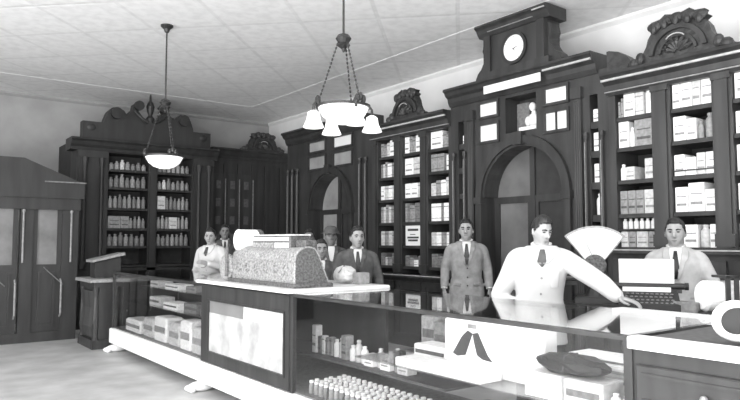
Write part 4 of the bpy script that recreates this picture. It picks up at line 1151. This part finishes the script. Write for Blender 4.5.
cbx('flat_box', 2.99, 3.21, 1.70, 2.22, GS+.06, .05, 'tone1', 'middle flat white box of the stack right of the emblem box', tape='tone4')
cbx('flat_box', 2.98, 3.22, 1.72, 2.25, GS+.11, .05, 'tone2', 'third flat box up in the stack right of the emblem box', tape='tone3')
cbx('flat_box', 3.0, 3.2, 1.74, 2.20, GS+.16, .035, 'tone1', 'topmost flat white box of the stack right of the emblem box', tape='tone4')
# dark rounded parcel
t = thing('dark_parcel', 'black soft parcel on two boxes before the stack of flat boxes', 'parcel', (2.80, 2.0, GS+.125))
GP = GS+.125
pm = MB().ell((2.81, 2.03, GP+.05), (.08, .21, .055), 16, 9); random.seed(4)
pm.v = [(2.81+.075*math.copysign(min(1, abs((x-2.81)/.062)), x-2.81)+random.uniform(-.006, .006), y+random.uniform(-.008, .008), max(GP, z+random.uniform(-.006, .006))) for x, y, z in pm.v]
pm.build('wrapping', M['black'], t, False)
MB().tube([(2.73, 2.03, GP+.02), (2.75, 2.03, GP+.10), (2.86, 2.03, GP+.10)], .004, 5).build('string', M['tone5'], t)
cbx('carton', 2.72, 2.90, 2.04, 2.26, GS, .123, 'tone1', 'white box under the left half of the black parcel')
cbx('carton', 2.72, 2.90, 1.80, 2.02, GS, .123, 'tone2', 'pale box under the right half of the black parcel', tape='tone4')
for k, yy in enumerate((1.70, 1.755)): goods('j', .05, .05, .09, 'w', (2.76, yy, GS), -PI/2, 'small white jar %s the black parcel on the glass shelf' % ('just right of' if k else 'furthest right beyond'), None)
random.seed(21)
# boxes on the deck right part
dk = [(2.62, 2.80, 2.42, 2.80, .10, 'tone1', 'flat white box on the counter floor below the emblem box'),
      (2.64, 2.78, 2.22, 2.38, .20, 'tone2', 'upright pale box on the counter floor, next to the flat white one'),
      (2.62, 2.76, 2.02, 2.20, .16, 'tone1', 'squat white box on the counter floor below the black parcel'),
      (2.64, 2.80, 1.80, 2.00, .23, 'tone2', 'tall pale box on the counter floor below the black parcel'),
      (2.63, 2.78, 1.62, 1.78, .15, 'tone1', 'white box on the counter floor beside the drawer section'),
      (2.88, 3.08, 2.40, 2.85, .16, 'tone3', 'grey box on the counter floor behind the flat white box'),
      (2.88, 3.08, 1.9, 2.3, .18, 'tone2', 'wide pale box at the back of the counter floor under the stack')]
for (a, b, c, d, h, mm, lb) in dk: cbx('carton', a, b, c, d, .313, h, mm, lb, tape='tone4' if mm != 'tone3' else 'tone5')
# back of the glass shelf
bk = [(3.28, 3.42, 3.50, 3.70, .24, 'tone3', 'tall grey box at the back end of the glass shelf nearest the register cabinet'),
      (3.20, 3.42, 3.20, 3.48, .22, 'tone4', 'dim box at the back of the glass shelf behind the low white box'),
      (3.0, 3.18, 3.14, 3.46, .09, 'tone1', 'low white box on the glass shelf left of the emblem box')]
for (a, b, c, d, h, mm, lb) in bk: cbx('carton', a, b, c, d, GS, h, mm, lb, tape='tone5')

# goods in the far left case
lf = [(2.64, 2.86, 6.22, 6.55, .26, 'tone2', 'pale parcel nearest the frosted panel on the left case floor'),
      (2.64, 2.84, 6.60, 6.88, .30, 'tone1', 'tall white parcel, second from the frosted panel, left case floor'),
      (2.65, 2.88, 6.94, 7.25, .24, 'tone2', 'pale parcel, third from the frosted panel, left case floor'),
      (2.64, 2.86, 7.32, 7.70, .27, 'tone1', 'white parcel in the middle of the left case floor'),
      (2.65, 2.85, 7.78, 8.12, .22, 'tone2', 'pale parcel, second from the far end of the left case floor'),
      (2.64, 2.88, 8.22, 8.80, .15, 'tone1', 'long low white parcel at the far end of the left case floor'),
      (2.95, 3.2, 6.4, 7.0, .2, 'tone3', 'grey box at the back of the left case floor near the frosted panel'),
      (2.95, 3.2, 7.2, 7.8, .2, 'tone3', 'grey box at the back of the left case floor, middle')]
for (a, b, c, d, h, mm, lb) in lf: cbx('parcel', a, b, c, d, .313, h, mm, lb, 'parcel', .02, tape='tone3' if mm != 'tone3' else 'tone5')
lg = [(2.76, 2.95, 6.3, 6.62, .07, 'tone3', 'grey box nearest the frosted panel on the lower glass shelf'),
      (2.78, 2.98, 6.8, 7.15, .10, 'tone4', 'dim box on the lower glass shelf, second from the frosted panel'),
      (2.76, 2.96, 7.3, 7.75, .07, 'tone1', 'white box on the lower glass shelf of the left case'),
      (2.78, 2.98, 7.95, 8.3, .10, 'tone2', 'pale box on the lower glass shelf of the left case')]
for (a, b, c, d, h, mm, lb) in lg: cbx('carton', a, b, c, d, .669, h, mm, lb, tape='tone5')
lh = [(2.92, 3.12, 6.5, 6.95, .05, 'tone1', 'thin white box on the upper glass shelf near the frosted panel'),
      (2.94, 3.14, 7.2, 7.5, .06, 'tone3', 'grey box on the upper glass shelf of the left case'),
      (2.92, 3.12, 7.7, 8.15, .06, 'tone1', 'white box on the upper glass shelf of the left case, middle'),
      (2.92, 3.12, 8.4, 8.7, .07, 'tone2', 'pale box at the far end of the upper glass shelf, left case')]
for (a, b, c, d, h, mm, lb) in lh: cbx('carton', a, b, c, d, .869, h, mm, lb, tape='tone4')

# ------------------------------------------------------------------ chandeliers
def chandelier(u, d, zb, zh, label, shades, canopy=True):
    x, y, _ = at(u, d)
    t = thing('chandelier', label, 'chandelier', (x, y, H))
    MB().lathe([(.0, H), (.075, H), (.075, H-.02), (.04, H-.05), (.025, H-.09), (.0, H-.1)], (x, y, 0), 16).build('ceiling_rose', M['iron'], t)
    MB().tube([(x, y, H-.08), (x, y, zh)], .010, 8).build('rod', M['iron'], t)
    hb_ = MB().lathe([(.012, zh+.07), (.05, zh+.05), (.07, zh+.02), (.045, zh-.02), (.06, zh-.04), (.02, zh-.07), (.008, zh-.1)], (x, y, 0), 14)
    hb_.build('hub', M['iron'], t)
    R = .225
    MB().lathe([(.0, zb-.13), (.06, zb-.125), (.13, zb-.10), (.185, zb-.055), (R-.01, zb), (R, zb+.02), (R-.012, zb+.022), (.19, zb), (.12, zb-.02), (.0, zb-.03)], (x, y, 0), 32).build('bowl', M['opal'], t, True)
    rg = MB(); n = 32
    rg.lathe([(R-.004, zb+.012), (R+.012, zb+.012), (R+.012, zb+.034), (R-.004, zb+.034)], (x, y, 0), 32); rg.build('rim_ring', M['iron'], t)
    a0 = math.radians(20)-YAW
    for k in range(3):
        a = a0+k*2*PI/3+.9
        p0 = Vector((x+.05*math.cos(a), y+.05*math.sin(a), zh-.02)); p1 = Vector((x+R*math.cos(a), y+R*math.sin(a), zb+.04))
        cmb = MB(); nl = 16
        for i in range(nl):
            q0 = p0.lerp(p1, i/nl); q1 = p0.lerp(p1, (i+.85)/nl); cmb.tube([q0, q0.lerp(q1, .5), q1], [.005, .011, .005], 6)
        cmb.build('chain', M['iron'], t)
        lf_ = MB()
        for j in (-1, 0, 1): lf_.ell((p1.x+.035*j*math.sin(a), p1.y-.035*j*math.cos(a), zb+.06+.02*(1-abs(j))), (.024, .024, .04), 8, 6)
        lf_.build('leaf_mount', M['iron'], t)
    if shades:
        for k in range(4):
            a = -YAW+math.radians(25)+k*PI/2
            sx, sy = x+.275*math.cos(a), y+.275*math.sin(a)
            am = MB().tube([(x+R*math.cos(a), y+R*math.sin(a), zb+.025), (x+.25*math.cos(a), y+.25*math.sin(a), zb+.05), (sx, sy, zb+.02), (sx, sy, zb-.03)], [.012, .011, .011, .016], 8).build('arm', M['iron'], t)
            MB().lathe([(.022, zb-.03), (.05, zb-.05), (.06, zb-.11), (.09, zb-.175), (.087, zb-.177), (.055, zb-.11), (.02, zb-.05)], (sx, sy, 0), 18).build('bell_shade', M['opal'], am, True)
    return t
chandelier(343, 5.6, 2.60, 3.21, 'chandelier with white bowl and white bell shades hanging over the cash register', True)
chandelier(163, 7.9, 2.47, 3.14, 'bowl chandelier without bell shades hanging before the big back cabinet', False)

# ------------------------------------------------------------------ light
wd = bpy.data.worlds.new('daylight'); bpy.context.scene.world = wd; wd.use_nodes = True
bg = wd.node_tree.nodes['Background']; bg.inputs[0].default_value = (1, 1, 1, 1); bg.inputs[1].default_value = 1.1
def area(name, loc, target, sx, sy, power):
    l = bpy.data.lights.new(name, 'AREA'); l.shape = 'RECTANGLE'; l.size = sx; l.size_y = sy; l.energy = power
    o = bpy.data.objects.new(name, l); C.objects.link(o); o.location = loc
    o.rotation_euler = (Vector(target)-Vector(loc)).to_track_quat('-Z', 'Y').to_euler(); return o
area('shop_window_light', (-2.5, -2.2, 2.4), (5.5, 4.5, 1.8), 4.5, 3.2, 150)
area('side_fill_light', (-4.5, 5.0, 2.0), (4, 6, 2.4), 5, 3.0, 270)  # added fill from the left, not a known window
area('ceiling_fill_light', (-1.6, -.2, .25), (-1.0, .6, 4.1), 4, 5.5, 1200)  # added low lamp facing up to whiten the ceiling
vs_ = bpy.context.scene.view_settings
vs_.view_transform = 'Standard'; vs_.look = 'None'; vs_.exposure = .45; vs_.gamma = 1
for o in list(bpy.data.objects):
    if '_o' in o: del o['_o']
